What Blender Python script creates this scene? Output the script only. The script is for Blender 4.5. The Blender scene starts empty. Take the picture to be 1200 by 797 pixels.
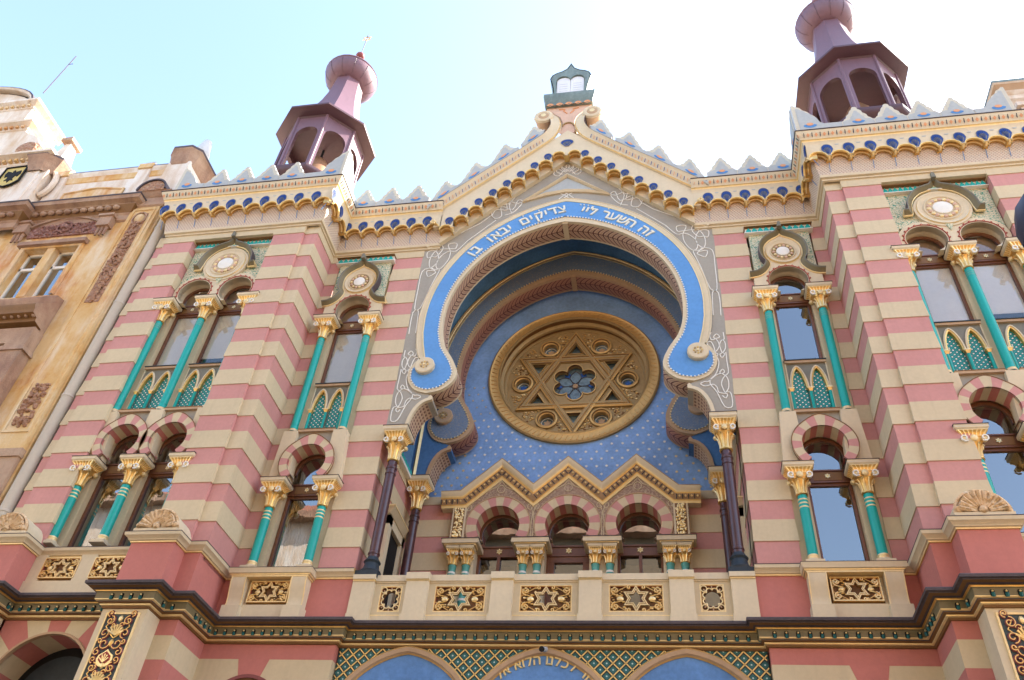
import bpy, math, random
from math import sin, cos, pi, sqrt, radians, atan2
from mathutils import Vector, Matrix
random.seed(7)
SC = bpy.context.scene
COL = SC.collection
W0 = {}          # world origin of every object

# ------------------------------------------------------------------ materials
def nt(name):
    m = bpy.data.materials.new(name); m.use_nodes = True
    t = m.node_tree; t.nodes.clear()
    o = t.nodes.new('ShaderNodeOutputMaterial'); b = t.nodes.new('ShaderNodeBsdfPrincipled')
    t.links.new(b.outputs[0], o.inputs[0])
    return m, t, b
def N(t, typ, **kw):
    n = t.nodes.new(typ)
    for k, v in kw.items():
        if k.startswith('i_'):
            key = k[2:]
            key = int(key) if key.isdigit() else key.replace('_', ' ')
            n.inputs[key].default_value = v
        else: setattr(n, k, v)
    return n
def rgba(c): return (c[0], c[1], c[2], 1)
def mixc(t, fac, a, b, mode='MIX'):
    n = t.nodes.new('ShaderNodeMix'); n.data_type = 'RGBA'; n.blend_type = mode
    for sock, v in ((n.inputs[0], fac), (n.inputs[6], a), (n.inputs[7], b)):
        if hasattr(v, 'links') or isinstance(v, bpy.types.NodeSocket): t.links.new(v, sock)
        elif isinstance(v, (int, float)): sock.default_value = v
        else: sock.default_value = rgba(v)
    return n.outputs[2]
def ramp(t, src, stops, interp='LINEAR'):
    r = t.nodes.new('ShaderNodeValToRGB'); r.color_ramp.interpolation = interp
    e = r.color_ramp.elements
    while len(e) > 1: e.remove(e[-1])
    e[0].position = stops[0][0]; e[0].color = rgba(stops[0][1]) if len(stops[0][1]) == 3 else stops[0][1]
    for p, c in stops[1:]:
        x = e.new(p); x.color = rgba(c)
    t.links.new(src, r.inputs[0]); return r.outputs[0]
def pos(t, scale=(1, 1, 1), rot=(0, 0, 0)):
    g = t.nodes.new('ShaderNodeNewGeometry'); m = t.nodes.new('ShaderNodeMapping')
    m.inputs['Scale'].default_value = scale; m.inputs['Rotation'].default_value = rot
    t.links.new(g.outputs['Position'], m.inputs[0]); return m.outputs[0]
def noise(t, vec, scale, detail=4, rough=.55):
    n = N(t, 'ShaderNodeTexNoise'); n.inputs['Scale'].default_value = scale
    n.inputs['Detail'].default_value = detail; n.inputs['Roughness'].default_value = rough
    t.links.new(vec, n.inputs['Vector']); return n.outputs['Fac']
def bump(t, b, h, strength=.3, dist=.01):
    n = N(t, 'ShaderNodeBump'); n.inputs['Strength'].default_value = strength
    n.inputs['Distance'].default_value = dist
    t.links.new(h, n.inputs['Height']); t.links.new(n.outputs[0], b.inputs['Normal'])
def paint(name, c, rough=.75, var=.12, bstr=.25, bscale=60, metal=0, dirt=.25, dirtc=None, spec=.3):
    """painted plaster, metal or stone: soft patchiness, vertical rain streaks, fine grain"""
    m, t, b = nt(name)
    p = pos(t); ps = pos(t, (7, 7, .45))
    n1 = noise(t, p, 1.1, 5); n2 = noise(t, p, 14, 3); st = noise(t, ps, 1.0, 4)
    lo = tuple(x * (1 - var * 1.3) for x in c); hi = tuple(min(1, x * (1 + var)) for x in c)
    col = ramp(t, n1, [(.3, lo), (.7, hi)])
    col = mixc(t, .35, col, ramp(t, n2, [(.35, lo), (.65, hi)]))
    if dirt:
        dc = dirtc or tuple(x * .55 for x in c)
        f = ramp(t, st, [(.52, (0, 0, 0)), (.78, (dirt, dirt, dirt))])
        col = mixc(t, f, col, dc)
    t.links.new(col, b.inputs['Base Color'])
    b.inputs['Roughness'].default_value = rough; b.inputs['Metallic'].default_value = metal
    b.inputs['Specular IOR Level'].default_value = spec
    bump(t, b, noise(t, p, bscale, 3), bstr, .006)
    return m
M = {}
M['cream'] = paint('cream_plaster', (.625, .505, .325), .85, .06, .2, 70, dirt=.18)
M['stone'] = paint('pale_cream_moulding', (.68, .56, .38), .75, .06, .15, 70, dirt=.16)
M['pink'] = paint('pink_plaster', (.58, .275, .245), .85, .07, .2, 70, dirt=.15)
M['rose'] = paint('deep_pink_plaster', (.53, .19, .16), .85, .07, .2, 70, dirt=.12)
M['red'] = paint('dark_red_paint', (.33, .06, .05), .8, .1, .15, 70)
M['teal'] = paint('teal_gloss_paint', (.0, .36, .31), .38, .05, .05, 40, dirt=.1, spec=.5)
M['teal_pale'] = paint('pale_teal_paint', (.10, .36, .30), .5, .08, .1, 40, spec=.5)
M['teal_dark'] = paint('dark_teal_paint', (.01, .11, .11), .5, .1, .1, 40)
M['gold'] = paint('gilding', (.80, .50, .16), .34, .14, .5, 45, metal=.75, dirt=.35, dirtc=(.30, .13, .03), spec=.5)
M['gold_bright'] = paint('bright_gilding', (.95, .72, .36), .3, .1, .3, 45, metal=.55, dirt=.1, spec=.5)
M['rim'] = paint('bright_yellow_gilding', (.92, .64, .24), .4, .1, .2, 40, metal=.2, dirt=.05)
M['gold_pale'] = paint('pale_gilding', (.86, .66, .34), .42, .1, .3, 40, metal=.35, dirt=.15)
M['ochre'] = paint('ochre_orange_paint', (.60, .30, .10), .7, .12, .3, 50, dirt=.3)
M['blue'] = paint('sky_blue_plaster', (.125, .31, .62), .85, .10, .15, 50, dirt=.0)
M['cobalt'] = paint('cobalt_paint', (.02, .065, .27), .6, .15, .3, 60, dirt=0)
M['white'] = paint('white_paint', (.82, .78, .70), .6, .05, .1, 50, dirt=.12)
M['grey'] = paint('grey_plaster', (.37, .335, .28), .88, .08, .25, 60, dirt=.12)
M['greypale'] = paint('pale_grey_paint', (.43, .44, .42), .7, .08, .2, 50, dirt=.2)
M['wood'] = paint('brown_varnished_wood', (.17, .065, .03), .42, .18, .25, 30, dirt=.2, spec=.5)
M['maroon'] = paint('maroon_polished_stone', (.075, .028, .028), .28, .3, .08, 25, dirt=0, spec=.6)
M['slate'] = paint('dark_blue_grey_metal', (.03, .04, .05), .5, .2, .2, 40, dirt=.15)
M['lead'] = paint('weathered_lead_sheet', (.09, .07, .075), .6, .25, .3, 20, dirt=.3)
M['olive'] = paint('olive_bronze_paint', (.20, .165, .09), .5, .12, .2, 50, dirt=.2)
M['hood'] = paint('green_grey_moulding', (.20, .185, .14), .55, .12, .2, 50, dirt=.35)
M['mauve'] = paint('mauve_painted_sheet_metal', (.17, .09, .115), .5, .08, .12, 6, dirt=.25, spec=.5)
M['mauve_dark'] = paint('dark_mauve_sheet_metal', (.085, .036, .045), .5, .1, .12, 6, dirt=.25, spec=.5)
M['copper'] = paint('green_grey_copper', (.17, .22, .21), .6, .22, .4, 18, dirt=.4, dirtc=(.35, .42, .38))
M['bronze'] = paint('gilt_brown_paint', (.42, .28, .12), .5, .12, .2, 50, metal=.25, dirt=.25)
M['gold_o'] = paint('orange_gilding', (.66, .40, .14), .45, .12, .3, 50, metal=.45, dirt=.25)
M['bronze_dk'] = paint('dark_gilt_brown', (.22, .11, .04), .55, .12, .2, 50, metal=.1, dirt=.2)
M['starsky'] = paint('star_blue_plaster', (.23, .39, .70), .85, .22, .2, 20, dirt=0)
M['cove'] = paint('painted_gilt_cove', (.42, .26, .14), .6, .2, .4, 70, dirt=.2)
M['tan'] = paint('tan_plaster', (.50, .33, .20), .8, .08, .25, 50, dirt=.2)
M['navy'] = paint('navy_lamp_paint', (.02, .022, .05), .45, .1, .1, 40, dirt=0)
M['cream_l'] = paint('cream_letter_paint', (.80, .76, .62), .6, .05, .1, 50, dirt=0)
M['shield'] = paint('yellow_shield_paint', (.55, .42, .14), .7)
M['greywhite'] = paint('cream_pipe_paint', (.56, .50, .42), .6, .05, .1, 30, dirt=.2)
M['housecream'] = paint('house_brown_render', (.20, .155, .105), .9)
M['rooftile'] = paint('red_roof_tile', (.30, .11, .06), .85, .2, .5, 12)
M['orange_lt'] = paint('pale_salmon_stone', (.66, .44, .32), .8, .08, .25, 50)
M['marble'] = paint('white_marble', (.72, .71, .72), .5, .03, .1, 50, dirt=.05)
M['slate_blue'] = paint('slate_blue_ground', (.06, .08, .085), .6, .15, .2, 50)
M['maroon_l'] = paint('maroon_paint', (.24, .07, .07), .45, .12, .2, 50)
M['blue_lun'] = paint('cloudy_blue_plaster', (.13, .27, .55), .85, .2, .15, 20, dirt=0)
M['copperbell'] = paint('brown_copper', (.36, .20, .12), .5, .2, .3, 10, metal=.3, dirt=.3)
M['orange'] = paint('orange_paint', (.72, .33, .16), .7, .1, .2, 50)
M['mid_blue'] = paint('mid_blue_paint', (.09, .24, .50), .7, .12, .2, 50)
M['dark'] = paint('dark_interior', (.012, .010, .010), .8, .2, .1, 20, dirt=0)
M['blind'] = paint('pale_window_blind', (.90, .90, .90), .9, .04, .05, 50, dirt=.05)
M['curtain'] = paint('brown_curtain', (.16, .12, .065), .95, .25, .3, 200, dirt=.2)
M['stained'] = paint('pale_leaded_glass', (.20, .29, .34), .25, .4, .2, 30, dirt=.2, spec=.6)
M['stained_blue'] = paint('blue_leaded_glass', (.03, .12, .45), .25, .3, .2, 30, dirt=.1, spec=.6)
M['asphalt'] = paint('asphalt', (.05, .05, .052), .9, .2, .6, 120, dirt=.2)
M['paving'] = paint('stone_paving', (.15, .135, .12), .85, .15, .4, 20, dirt=.2)
M['zinc'] = paint('grey_zinc', (.42, .42, .42), .5, .08, .1, 20, dirt=.3)
M['lampglass'] = paint('greenish_lamp_glass', (.24, .27, .22), .25, .2, .1, 20, dirt=.2, spec=.6)

def m_glass(k=2.8, k0=.10):
    m, t, b = nt('window_glass'); o = t.nodes['Material Output']
    t.nodes.remove(b)
    tr = N(t, 'ShaderNodeBsdfTransparent'); tr.inputs[0].default_value = (.95, .97, .97, 1)
    gl = N(t, 'ShaderNodeBsdfGlossy'); gl.inputs['Roughness'].default_value = .015
    fr = N(t, 'ShaderNodeFresnel'); fr.inputs[0].default_value = 1.75
    ma = N(t, 'ShaderNodeMath', operation='MULTIPLY_ADD'); ma.inputs[1].default_value = k; ma.inputs[2].default_value = k0
    ma.use_clamp = True
    bp = N(t, 'ShaderNodeBump'); bp.inputs['Strength'].default_value = .05; bp.inputs['Distance'].default_value = .02
    t.links.new(noise(t, pos(t), 1.7, 2), bp.inputs['Height']); t.links.new(bp.outputs[0], gl.inputs['Normal'])
    t.links.new(fr.outputs[0], ma.inputs[0])
    mx = N(t, 'ShaderNodeMixShader')
    t.links.new(ma.outputs[0], mx.inputs[0]); t.links.new(tr.outputs[0], mx.inputs[1]); t.links.new(gl.outputs[0], mx.inputs[2])
    t.links.new(mx.outputs[0], o.inputs[0]); return m
M['glass'] = m_glass()
M['glass_clear'] = m_glass(1.3, .03)

def xz(t, ky=1.0):     # x,z position as a flat vector
    g = t.nodes.new('ShaderNodeNewGeometry'); s = t.nodes.new('ShaderNodeSeparateXYZ'); c = t.nodes.new('ShaderNodeCombineXYZ')
    t.links.new(g.outputs['Position'], s.inputs[0])
    a = N(t, 'ShaderNodeMath', operation='ADD'); t.links.new(s.outputs[0], a.inputs[0])
    if ky: t.links.new(s.outputs[1], a.inputs[1])
    else: a.inputs[1].default_value = 0.0
    t.links.new(a.outputs[0], c.inputs[0]); t.links.new(s.outputs[2], c.inputs[1]); return c.outputs[0]
def mathn(t, op, a, b=None):
    n = N(t, 'ShaderNodeMath', operation=op)
    for k, v in ((0, a), (1, b)):
        if v is None: continue
        if isinstance(v, (int, float)): n.inputs[k].default_value = v
        else: t.links.new(v, n.inputs[k])
    return n.outputs[0]
def grid_uv(t, vec, size, rot=0.0):
    """fractional cell coordinates -1..1 of a rotated square grid"""
    mp = N(t, 'ShaderNodeMapping'); mp.inputs['Rotation'].default_value = (0, 0, rot)
    mp.inputs['Scale'].default_value = (1 / size, 1 / size, 1); t.links.new(vec, mp.inputs[0])
    s = t.nodes.new('ShaderNodeSeparateXYZ'); t.links.new(mp.outputs[0], s.inputs[0])
    out = []
    for k in (0, 1):
        f = mathn(t, 'FRACT', s.outputs[k]); out.append(mathn(t, 'ABSOLUTE', mathn(t, 'SUBTRACT', mathn(t, 'MULTIPLY', f, 2.0), 1.0)))
    return out
def m_dotted():
    m, t, b = nt('teal_lattice_white_dots'); v = xz(t)
    u, w = grid_uv(t, v, .080, pi / 4)
    d = mathn(t, 'ADD', mathn(t, 'MULTIPLY', u, u), mathn(t, 'MULTIPLY', w, w))
    dot = ramp(t, d, [(0, (1, 1, 1)), (.17, (0, 0, 0))], 'CONSTANT')
    ln = mathn(t, 'MAXIMUM', u, w)
    base = ramp(t, ln, [(0, (.0, .12, .125)), (.72, (.01, .28, .25))], 'CONSTANT')
    t.links.new(mixc(t, dot, base, (.85, .80, .66)), b.inputs['Base Color']); b.inputs['Roughness'].default_value = .5
    bump(t, b, ln, .6, .01); return m
M['dotted'] = m_dotted()
def m_mosaic(name, a, c, d, sc=30):
    m, t, b = nt(name); v = xz(t)
    vo = N(t, 'ShaderNodeTexVoronoi'); vo.feature = 'DISTANCE_TO_EDGE'; vo.inputs['Scale'].default_value = sc * .55
    w = N(t, 'ShaderNodeMapping'); t.links.new(v, w.inputs[0]); w.inputs['Rotation'].default_value = (0, 0, .78)
    wv = N(t, 'ShaderNodeTexWave'); wv.inputs['Scale'].default_value = sc * .32; wv.inputs['Distortion'].default_value = 6
    wv.inputs['Detail'].default_value = 1.5; wv.inputs['Detail Scale'].default_value = 1.2
    t.links.new(w.outputs[0], wv.inputs[0]); t.links.new(v, vo.inputs['Vector'])
    c1 = ramp(t, wv.outputs['Fac'], [(0, a), (.42, a), (.5, c)], 'CONSTANT')
    c2 = mixc(t, ramp(t, vo.outputs['Distance'], [(0, (1, 1, 1)), (.10, (0, 0, 0))]), c1, d)
    t.links.new(c2, b.inputs['Base Color']); b.inputs['Roughness'].default_value = .7
    bump(t, b, wv.outputs['Fac'], .6, .012); return m
def m_squiggle(name, ground, line, line2, sc=17, th=.022):
    m, t, b = nt(name); v = xz(t); n = noise(t, v, sc, 1.5, .4)
    k = mathn(t, 'ABSOLUTE', mathn(t, 'SUBTRACT', n, .5)); k2 = mathn(t, 'ABSOLUTE', mathn(t, 'SUBTRACT', noise(t, v, sc * 1.35, 1, .3), .47))
    c1 = mixc(t, ramp(t, k, [(0, (1, 1, 1)), (th, (0, 0, 0))], 'CONSTANT'), ground, line)
    c2 = mixc(t, ramp(t, k2, [(0, (1, 1, 1)), (th * .7, (0, 0, 0))], 'CONSTANT'), c1, line2)
    t.links.new(c2, b.inputs['Base Color']); b.inputs['Roughness'].default_value = .75; bump(t, b, k, .5, .02); return m
M['mosaic'] = m_squiggle('green_cream_arabesque', (.66, .60, .42), (.06, .28, .20), (.36, .33, .16), 13, .026)
M['arabesque'] = m_squiggle('brown_cream_arabesque', (.27, .165, .11), (.46, .34, .23), (.40, .28, .2), 13, .028)
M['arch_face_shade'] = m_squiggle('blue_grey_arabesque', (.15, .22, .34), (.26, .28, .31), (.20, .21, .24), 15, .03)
def m_basket(name, a, c, size):
    m, t, b = nt(name); v = xz(t); u, w = grid_uv(t, v, size, pi / 4)
    ln = mathn(t, 'MAXIMUM', u, w)
    t.links.new(ramp(t, ln, [(0, a), (.60, c)], 'CONSTANT'), b.inputs['Base Color']); b.inputs['Roughness'].default_value = .75
    bump(t, b, ln, .8, .01); return m
M['basket'] = m_basket('pink_cream_basketwork', (.50, .35, .27), (.64, .53, .41), .055)
def m_goldlattice():
    m, t, b = nt('dark_green_diaper'); v = xz(t, 0.0); u, w = grid_uv(t, v, .152, pi / 4)
    d = mathn(t, 'ADD', mathn(t, 'MULTIPLY', u, u), mathn(t, 'MULTIPLY', w, w))
    base = ramp(t, mathn(t, 'MAXIMUM', u, w), [(0, (.02, .13, .13)), (.62, (.03, .04, .045))], 'CONSTANT')
    t.links.new(mixc(t, ramp(t, d, [(0, (1, 1, 1)), (.035, (0, 0, 0))], 'CONSTANT'), base, (.5, .62, .6)), b.inputs['Base Color'])
    b.inputs['Roughness'].default_value = .6; return m
M['diaper'] = m_goldlattice()
def m_scale(name, a, c, line):
    """carved herringbone feathers along an arch soffit; uses the UVs u (along, metres) and v (across 0..1)"""
    m, t, b = nt(name); uv = N(t, 'ShaderNodeUVMap', uv_map='UVMap'); s = t.nodes.new('ShaderNodeSeparateXYZ'); t.links.new(uv.outputs[0], s.inputs[0])
    u, v = s.outputs[0], s.outputs[1]
    c5 = mathn(t, 'ABSOLUTE', mathn(t, 'SUBTRACT', v, .5))
    ph = mathn(t, 'FRACT', mathn(t, 'SUBTRACT', mathn(t, 'MULTIPLY', u, 7.0), mathn(t, 'MULTIPLY', mathn(t, 'POWER', c5, 1.6), 4.2)))
    col = ramp(t, ph, [(0, line), (.20, line), (.34, a), (.7, c), (.98, a)])
    rib = ramp(t, c5, [(0, (1, 1, 1)), (.02, (1, 1, 1)), (.03, (0, 0, 0)), (.5, (0, 0, 0))])
    t.links.new(mixc(t, rib, col, line), b.inputs['Base Color']); b.inputs['Roughness'].default_value = .75
    bump(t, b, ph, .7, .03); return m
M['feather'] = m_scale('carved_feather_soffit', (.64, .44, .31), (.50, .31, .21), (.13, .045, .04))
M['feather_shaded'] = m_scale('shaded_feather_soffit', (.46, .23, .16), (.38, .17, .12), (.15, .055, .05))  # feather paint darkened, the inner arch's shade put into its colour
def m_rows(name):
    m, t, b = nt(name); uv = N(t, 'ShaderNodeUVMap', uv_map='UVMap'); s = t.nodes.new('ShaderNodeSeparateXYZ'); t.links.new(uv.outputs[0], s.inputs[0])
    u = mathn(t, 'FRACT', mathn(t, 'MULTIPLY', s.outputs[0], 11)); v = mathn(t, 'FRACT', mathn(t, 'MULTIPLY', s.outputs[1], 5))
    a = mathn(t, 'SUBTRACT', u, .5); c = mathn(t, 'SUBTRACT', v, .5)
    d = mathn(t, 'ADD', mathn(t, 'MULTIPLY', a, a), mathn(t, 'MULTIPLY', c, c))
    t.links.new(ramp(t, d, [(0, (.12, .05, .04)), (.06, (.30, .17, .11)), (.16, (.55, .38, .26))]), b.inputs['Base Color'])
    b.inputs['Roughness'].default_value = .75; bump(t, b, d, .7, .02); return m
M['rows'] = m_rows('studded_soffit')
def m_ochrewall(name, cols, bs=.5):
    m, t, b = nt(name); p = pos(t); a = noise(t, p, .55, 7, .68); q = noise(t, pos(t, (2.2, 2.2, .5)), 1.3, 6, .62)
    c1 = ramp(t, a, [(.36, cols[0]), (.48, cols[1]), (.60, cols[2])])
    c2 = mixc(t, ramp(t, q, [(.45, (0, 0, 0)), (.72, (.8, .8, .8))]), c1, cols[3])
    t.links.new(c2, b.inputs['Base Color']); b.inputs['Roughness'].default_value = .9
    bump(t, b, noise(t, p, 18, 5), bs, .02); return m
M['ochrewall'] = m_ochrewall('weathered_ochre_render', ((.52, .23, .08), (.61, .35, .12), (.67, .46, .22), (.75, .65, .49)))
M['ochrestone'] = m_ochrewall('weathered_brown_stone', ((.28, .15, .10), (.38, .23, .15), (.46, .31, .21), (.22, .13, .09)), .8)
M['limewall'] = m_ochrewall('pale_stained_render', ((.62, .50, .38), (.72, .62, .52), (.76, .70, .62), (.55, .36, .20)), .5)
def m_relief(name, a, c):
    m, t, b = nt(name); p = pos(t)
    vo = N(t, 'ShaderNodeTexVoronoi'); vo.inputs['Scale'].default_value = 9; t.links.new(p, vo.inputs['Vector'])
    n = noise(t, p, 9, 4)
    h = mathn(t, 'ADD', vo.outputs['Distance'], n)
    t.links.new(ramp(t, h, [(.45, a), (1.0, c)]), b.inputs['Base Color']); b.inputs['Roughness'].default_value = .9
    bump(t, b, h, 1.0, .08); return m
M['relief'] = m_relief('carved_brown_relief', (.56, .35, .20), (.38, .20, .12))
M['relief_pink'] = m_relief('carved_pink_relief', (.42, .25, .20), (.28, .13, .10))
M['shellgold'] = m_relief('carved_orange_stone', (.84, .64, .40), (.74, .50, .28))
M['redbrown'] = paint('dark_red_brown_ground', (.15, .075, .035), .8, .2, .2, 40)
M['merlon'] = paint('beige_merlon_paint', (.60, .55, .43), .75, .08, .2, 40, dirt=.3)

# ------------------------------------------------------------------ mesh builder
class MB:
    def __init__(s, sx=1):
        s.v = []; s.f = []; s.fm = []; s.uv = []; s.mats = []; s.sx = sx
    def mi(s, m):
        m = M[m] if isinstance(m, str) else m
        if m not in s.mats: s.mats.append(m)
        return s.mats.index(m)
    def add(s, verts, faces, mat, uvs=None):
        """faces index into verts; mat is one key or a list; uvs one (u,v) per vertex"""
        o = len(s.v); s.v += [tuple(p) for p in verts]
        for k, f in enumerate(faces):
            s.f.append([o + i for i in f]); s.fm.append(s.mi(mat[k] if isinstance(mat, list) else mat))
            s.uv.append([uvs[i] if uvs else (0, 0) for i in f])
    def box(s, x0, x1, y0, y1, z0, z1, mat):
        if mat.startswith('glass'): s.add([(x0, y0, z0), (x1, y0, z0), (x1, y0, z1), (x0, y0, z1)], [(0, 1, 2, 3)], mat); return s
        v = [(x, y, z) for z in (z0, z1) for y in (y0, y1) for x in (x0, x1)]
        s.add(v, [(0, 2, 3, 1), (4, 5, 7, 6), (0, 1, 5, 4), (2, 6, 7, 3), (0, 4, 6, 2), (1, 3, 7, 5)], mat); return s
    def frustum(s, a, b, mat):
        """a,b: (x0,x1,y0,y1,z) rectangles joined into a solid"""
        v = [(x, y, r[4]) for r in (a, b) for y in (r[2], r[3]) for x in (r[0], r[1])]
        s.add(v, [(0, 2, 3, 1), (4, 5, 7, 6), (0, 1, 5, 4), (2, 6, 7, 3), (0, 4, 6, 2), (1, 3, 7, 5)], mat); return s
    def prism(s, poly, y0, y1, mat, side=None, back=False):
        """polygon in x,z pushed from y0 (street side) to y1"""
        n = len(poly); side = side or mat
        v = [(p[0], y0, p[1]) for p in poly] + [(p[0], y1, p[1]) for p in poly]
        area = sum(poly[i][0] * poly[(i + 1) % n][1] - poly[(i + 1) % n][0] * poly[i][1] for i in range(n))
        fr = list(range(n)) if area > 0 else list(range(n))[::-1]
        f = [fr]; mm = [mat]
        if mat.startswith('glass'): s.add(v[:n], f, mm); return s
        for i in range(n):
            j = (i + 1) % n
            f.append((i, i + n, j + n, j) if area > 0 else (j, j + n, i + n, i)); mm.append(side)
        if back: f.append([i + n for i in fr[::-1]]); mm.append(side)
        s.add(v, f, mm); return s
    def lathe(s, prof, cx, cy, n, mats, a0=0.0, cap=False):
        """prof [(r,z)], one material or one per ring; around the vertical"""
        v = []; f = []; mm = []
        for r, z in prof:
            for k in range(n):
                a = a0 + 2 * pi * k / n; v.append((cx + r * cos(a), cy + r * sin(a), z))
        for i in range(len(prof) - 1):
            for k in range(n):
                j = (k + 1) % n; f.append((i * n + k, i * n + j, (i + 1) * n + j, (i + 1) * n + k))
                mm.append(mats[i] if isinstance(mats, (list, tuple)) else mats)
        if cap:
            f.append([k for k in range(n)][::-1]); mm.append(mats[0] if isinstance(mats, (list, tuple)) else mats)
            f.append([(len(prof) - 1) * n + k for k in range(n)]); mm.append(mats[-1] if isinstance(mats, (list, tuple)) else mats)
        s.add(v, f, mm); return s
    def lathe_y(s, prof, cx, cz, n, mats, a0=0.0, a1=None):
        """prof [(r,y)] around an axis that points at the street"""
        full = a1 is None; a1 = a0 + 2 * pi if full else a1; m_ = n if full else n + 1
        v = []; f = []; mm = []
        for r, y in prof:
            for k in range(m_):
                a = a0 + (a1 - a0) * k / n; v.append((cx + r * cos(a), y, cz + r * sin(a)))
        for i in range(len(prof) - 1):
            for k in range(n):
                j = (k + 1) % m_ if full else k + 1
                f.append((i * m_ + k, (i + 1) * m_ + k, (i + 1) * m_ + j, i * m_ + j)); mm.append(mats[i] if isinstance(mats, (list, tuple)) else mats)
        s.add(v, f, mm); return s
    def tube(s, pts, r, n, mat, closed=False, r2=None):
        P = [Vector(p) for p in pts]; L = len(P); v = []; f = []
        up = Vector((0, 1, 0))
        for i, p in enumerate(P):
            d = (P[(i + 1) % L] - P[i - 1]) if closed else (P[min(i + 1, L - 1)] - P[max(i - 1, 0)])
            if d.length < 1e-9: d = Vector((1, 0, 0))
            d.normalize(); a = d.cross(up)
            if a.length < .1: a = d.cross(Vector((1, 0, 0)))
            a.normalize(); b = d.cross(a)
            rr = r if r2 is None else r + (r2 - r) * i / (L - 1)
            for k in range(n):
                t = 2 * pi * (k + .5) / n; v.append(p + a * (rr * cos(t)) + b * (rr * sin(t)))
        for i in range(L if closed else L - 1):
            for k in range(n):
                j = (k + 1) % n; i2 = (i + 1) % L
                f.append((i * n + k, i2 * n + k, i2 * n + j, i * n + j))
        if not closed: f.append(list(range(n))); f.append([(L - 1) * n + k for k in range(n)][::-1])
        s.add(v, f, mat); return s
    def sweep(s, path, prof, mats, caps=True):
        """plan path [(x,y)], outward = right hand of travel; prof [(off,z)] mitred at corners"""
        n = len(path); offs = []
        for i in range(n):
            ns = []
            for a, b in ((i - 1, i), (i, i + 1)):
                if a < 0 or b >= n: continue
                dx = path[b][0] - path[a][0]; dy = path[b][1] - path[a][1]; l = math.hypot(dx, dy); ns.append((dy / l, -dx / l))
            if len(ns) == 1: offs.append(ns[0])
            else:
                k = 1 + ns[0][0] * ns[1][0] + ns[0][1] * ns[1][1]; offs.append(((ns[0][0] + ns[1][0]) / k, (ns[0][1] + ns[1][1]) / k))
        L = len(prof); v = []; f = []; mm = []
        for i in range(n):
            for o, z in prof: v.append((path[i][0] + offs[i][0] * o, path[i][1] + offs[i][1] * o, z))
        for i in range(n - 1):
            for j in range(L - 1):
                f.append((i * L + j, (i + 1) * L + j, (i + 1) * L + j + 1, i * L + j + 1)); mm.append(mats[j] if isinstance(mats, (list, tuple)) else mats)
        if caps:
            m0 = mats[0] if isinstance(mats, (list, tuple)) else mats
            f.append(list(range(L))); mm.append(m0); f.append([(n - 1) * L + j for j in range(L)][::-1]); mm.append(m0)
        s.add(v, f, mm); return s
    def band(s, pts, sec, mats, closed=False, uvscale=True, caps=False):
        """curve in x,z with a section [(n,y)]; n is measured to the left of travel"""
        P = [Vector((p[0], p[1])) for p in pts]; L = len(P); S = len(sec); v = []; f = []; mm = []; uv = []
        acc = 0; tot = []
        for i in range(L):
            if i: acc += (P[i] - P[i - 1]).length
            tot.append(acc)
        for i in range(L):
            ds = []
            for a, b in ((i - 1, i), (i, i + 1)):
                if not closed and (a < 0 or b >= L): continue
                d = P[b % L] - P[a % L]
                if d.length > 1e-9: d.normalize(); ds.append(Vector((-d.y, d.x)))
            nn = ds[0] if len(ds) == 1 else (ds[0] + ds[1]) / max(.35, 1 + ds[0].dot(ds[1]))
            for k, (o, y) in enumerate(sec):
                q = P[i] + nn * o; v.append((q.x, y, q.y)); uv.append((tot[i], k / (S - 1)))
        for i in range(L if closed else L - 1):
            i2 = (i + 1) % L
            for k in range(S - 1):
                f.append((i * S + k, i * S + k + 1, i2 * S + k + 1, i2 * S + k)); mm.append(mats[k] if isinstance(mats, (list, tuple)) else mats)
        if caps and not closed:
            m0 = mats[0] if isinstance(mats, (list, tuple)) else mats
            f.append(list(range(S))); mm.append(m0); f.append([(L - 1) * S + k for k in range(S)][::-1]); mm.append(m0)
        s.add(v, f, mm, uv); return s
    def disc(s, cx, cz, r, y0, y1, mat, n=12, side=None):
        return s.prism([(cx + r * cos(2 * pi * k / n), cz + r * sin(2 * pi * k / n)) for k in range(n)], y0, y1, mat, side)
    def ball(s, c, r, mat, n=10, m=6, sc=(1, 1, 1)):
        v = []; f = []
        for i in range(m + 1):
            t = pi * i / m
            for k in range(n):
                a = 2 * pi * k / n; v.append((c[0] + r * sc[0] * sin(t) * cos(a), c[1] + r * sc[1] * sin(t) * sin(a), c[2] - r * sc[2] * cos(t)))
        for i in range(m):
            for k in range(n):
                j = (k + 1) % n; f.append((i * n + k, i * n + j, (i + 1) * n + j, (i + 1) * n + k))
        s.add(v, f, mat); return s
    def fill(s, loops, y0, y1, mat, bevel=0.0):
        """flat figure with holes, cut out of a plate from y0 (street side) to y1"""
        cu = bpy.data.curves.new('c', 'CURVE'); cu.dimensions = '2D'; cu.fill_mode = 'BOTH'
        cu.extrude = (y1 - y0) / 2 - bevel; cu.bevel_depth = bevel; cu.bevel_resolution = 0; cu.offset = -bevel
        for lp in loops:
            sp = cu.splines.new('POLY'); sp.points.add(len(lp) - 1); sp.use_cyclic_u = True
            for i, p in enumerate(lp): sp.points[i].co = (p[0], p[1], 0, 1)
        ob = bpy.data.objects.new('c', cu); me = ob.to_mesh(); ym = (y0 + y1) / 2
        s.add([(q.co.x, ym - q.co.z, q.co.y) for q in me.vertices], [list(p.vertices) for p in me.polygons], mat)
        ob.to_mesh_clear(); bpy.data.objects.remove(ob); bpy.data.curves.remove(cu); return s
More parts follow.
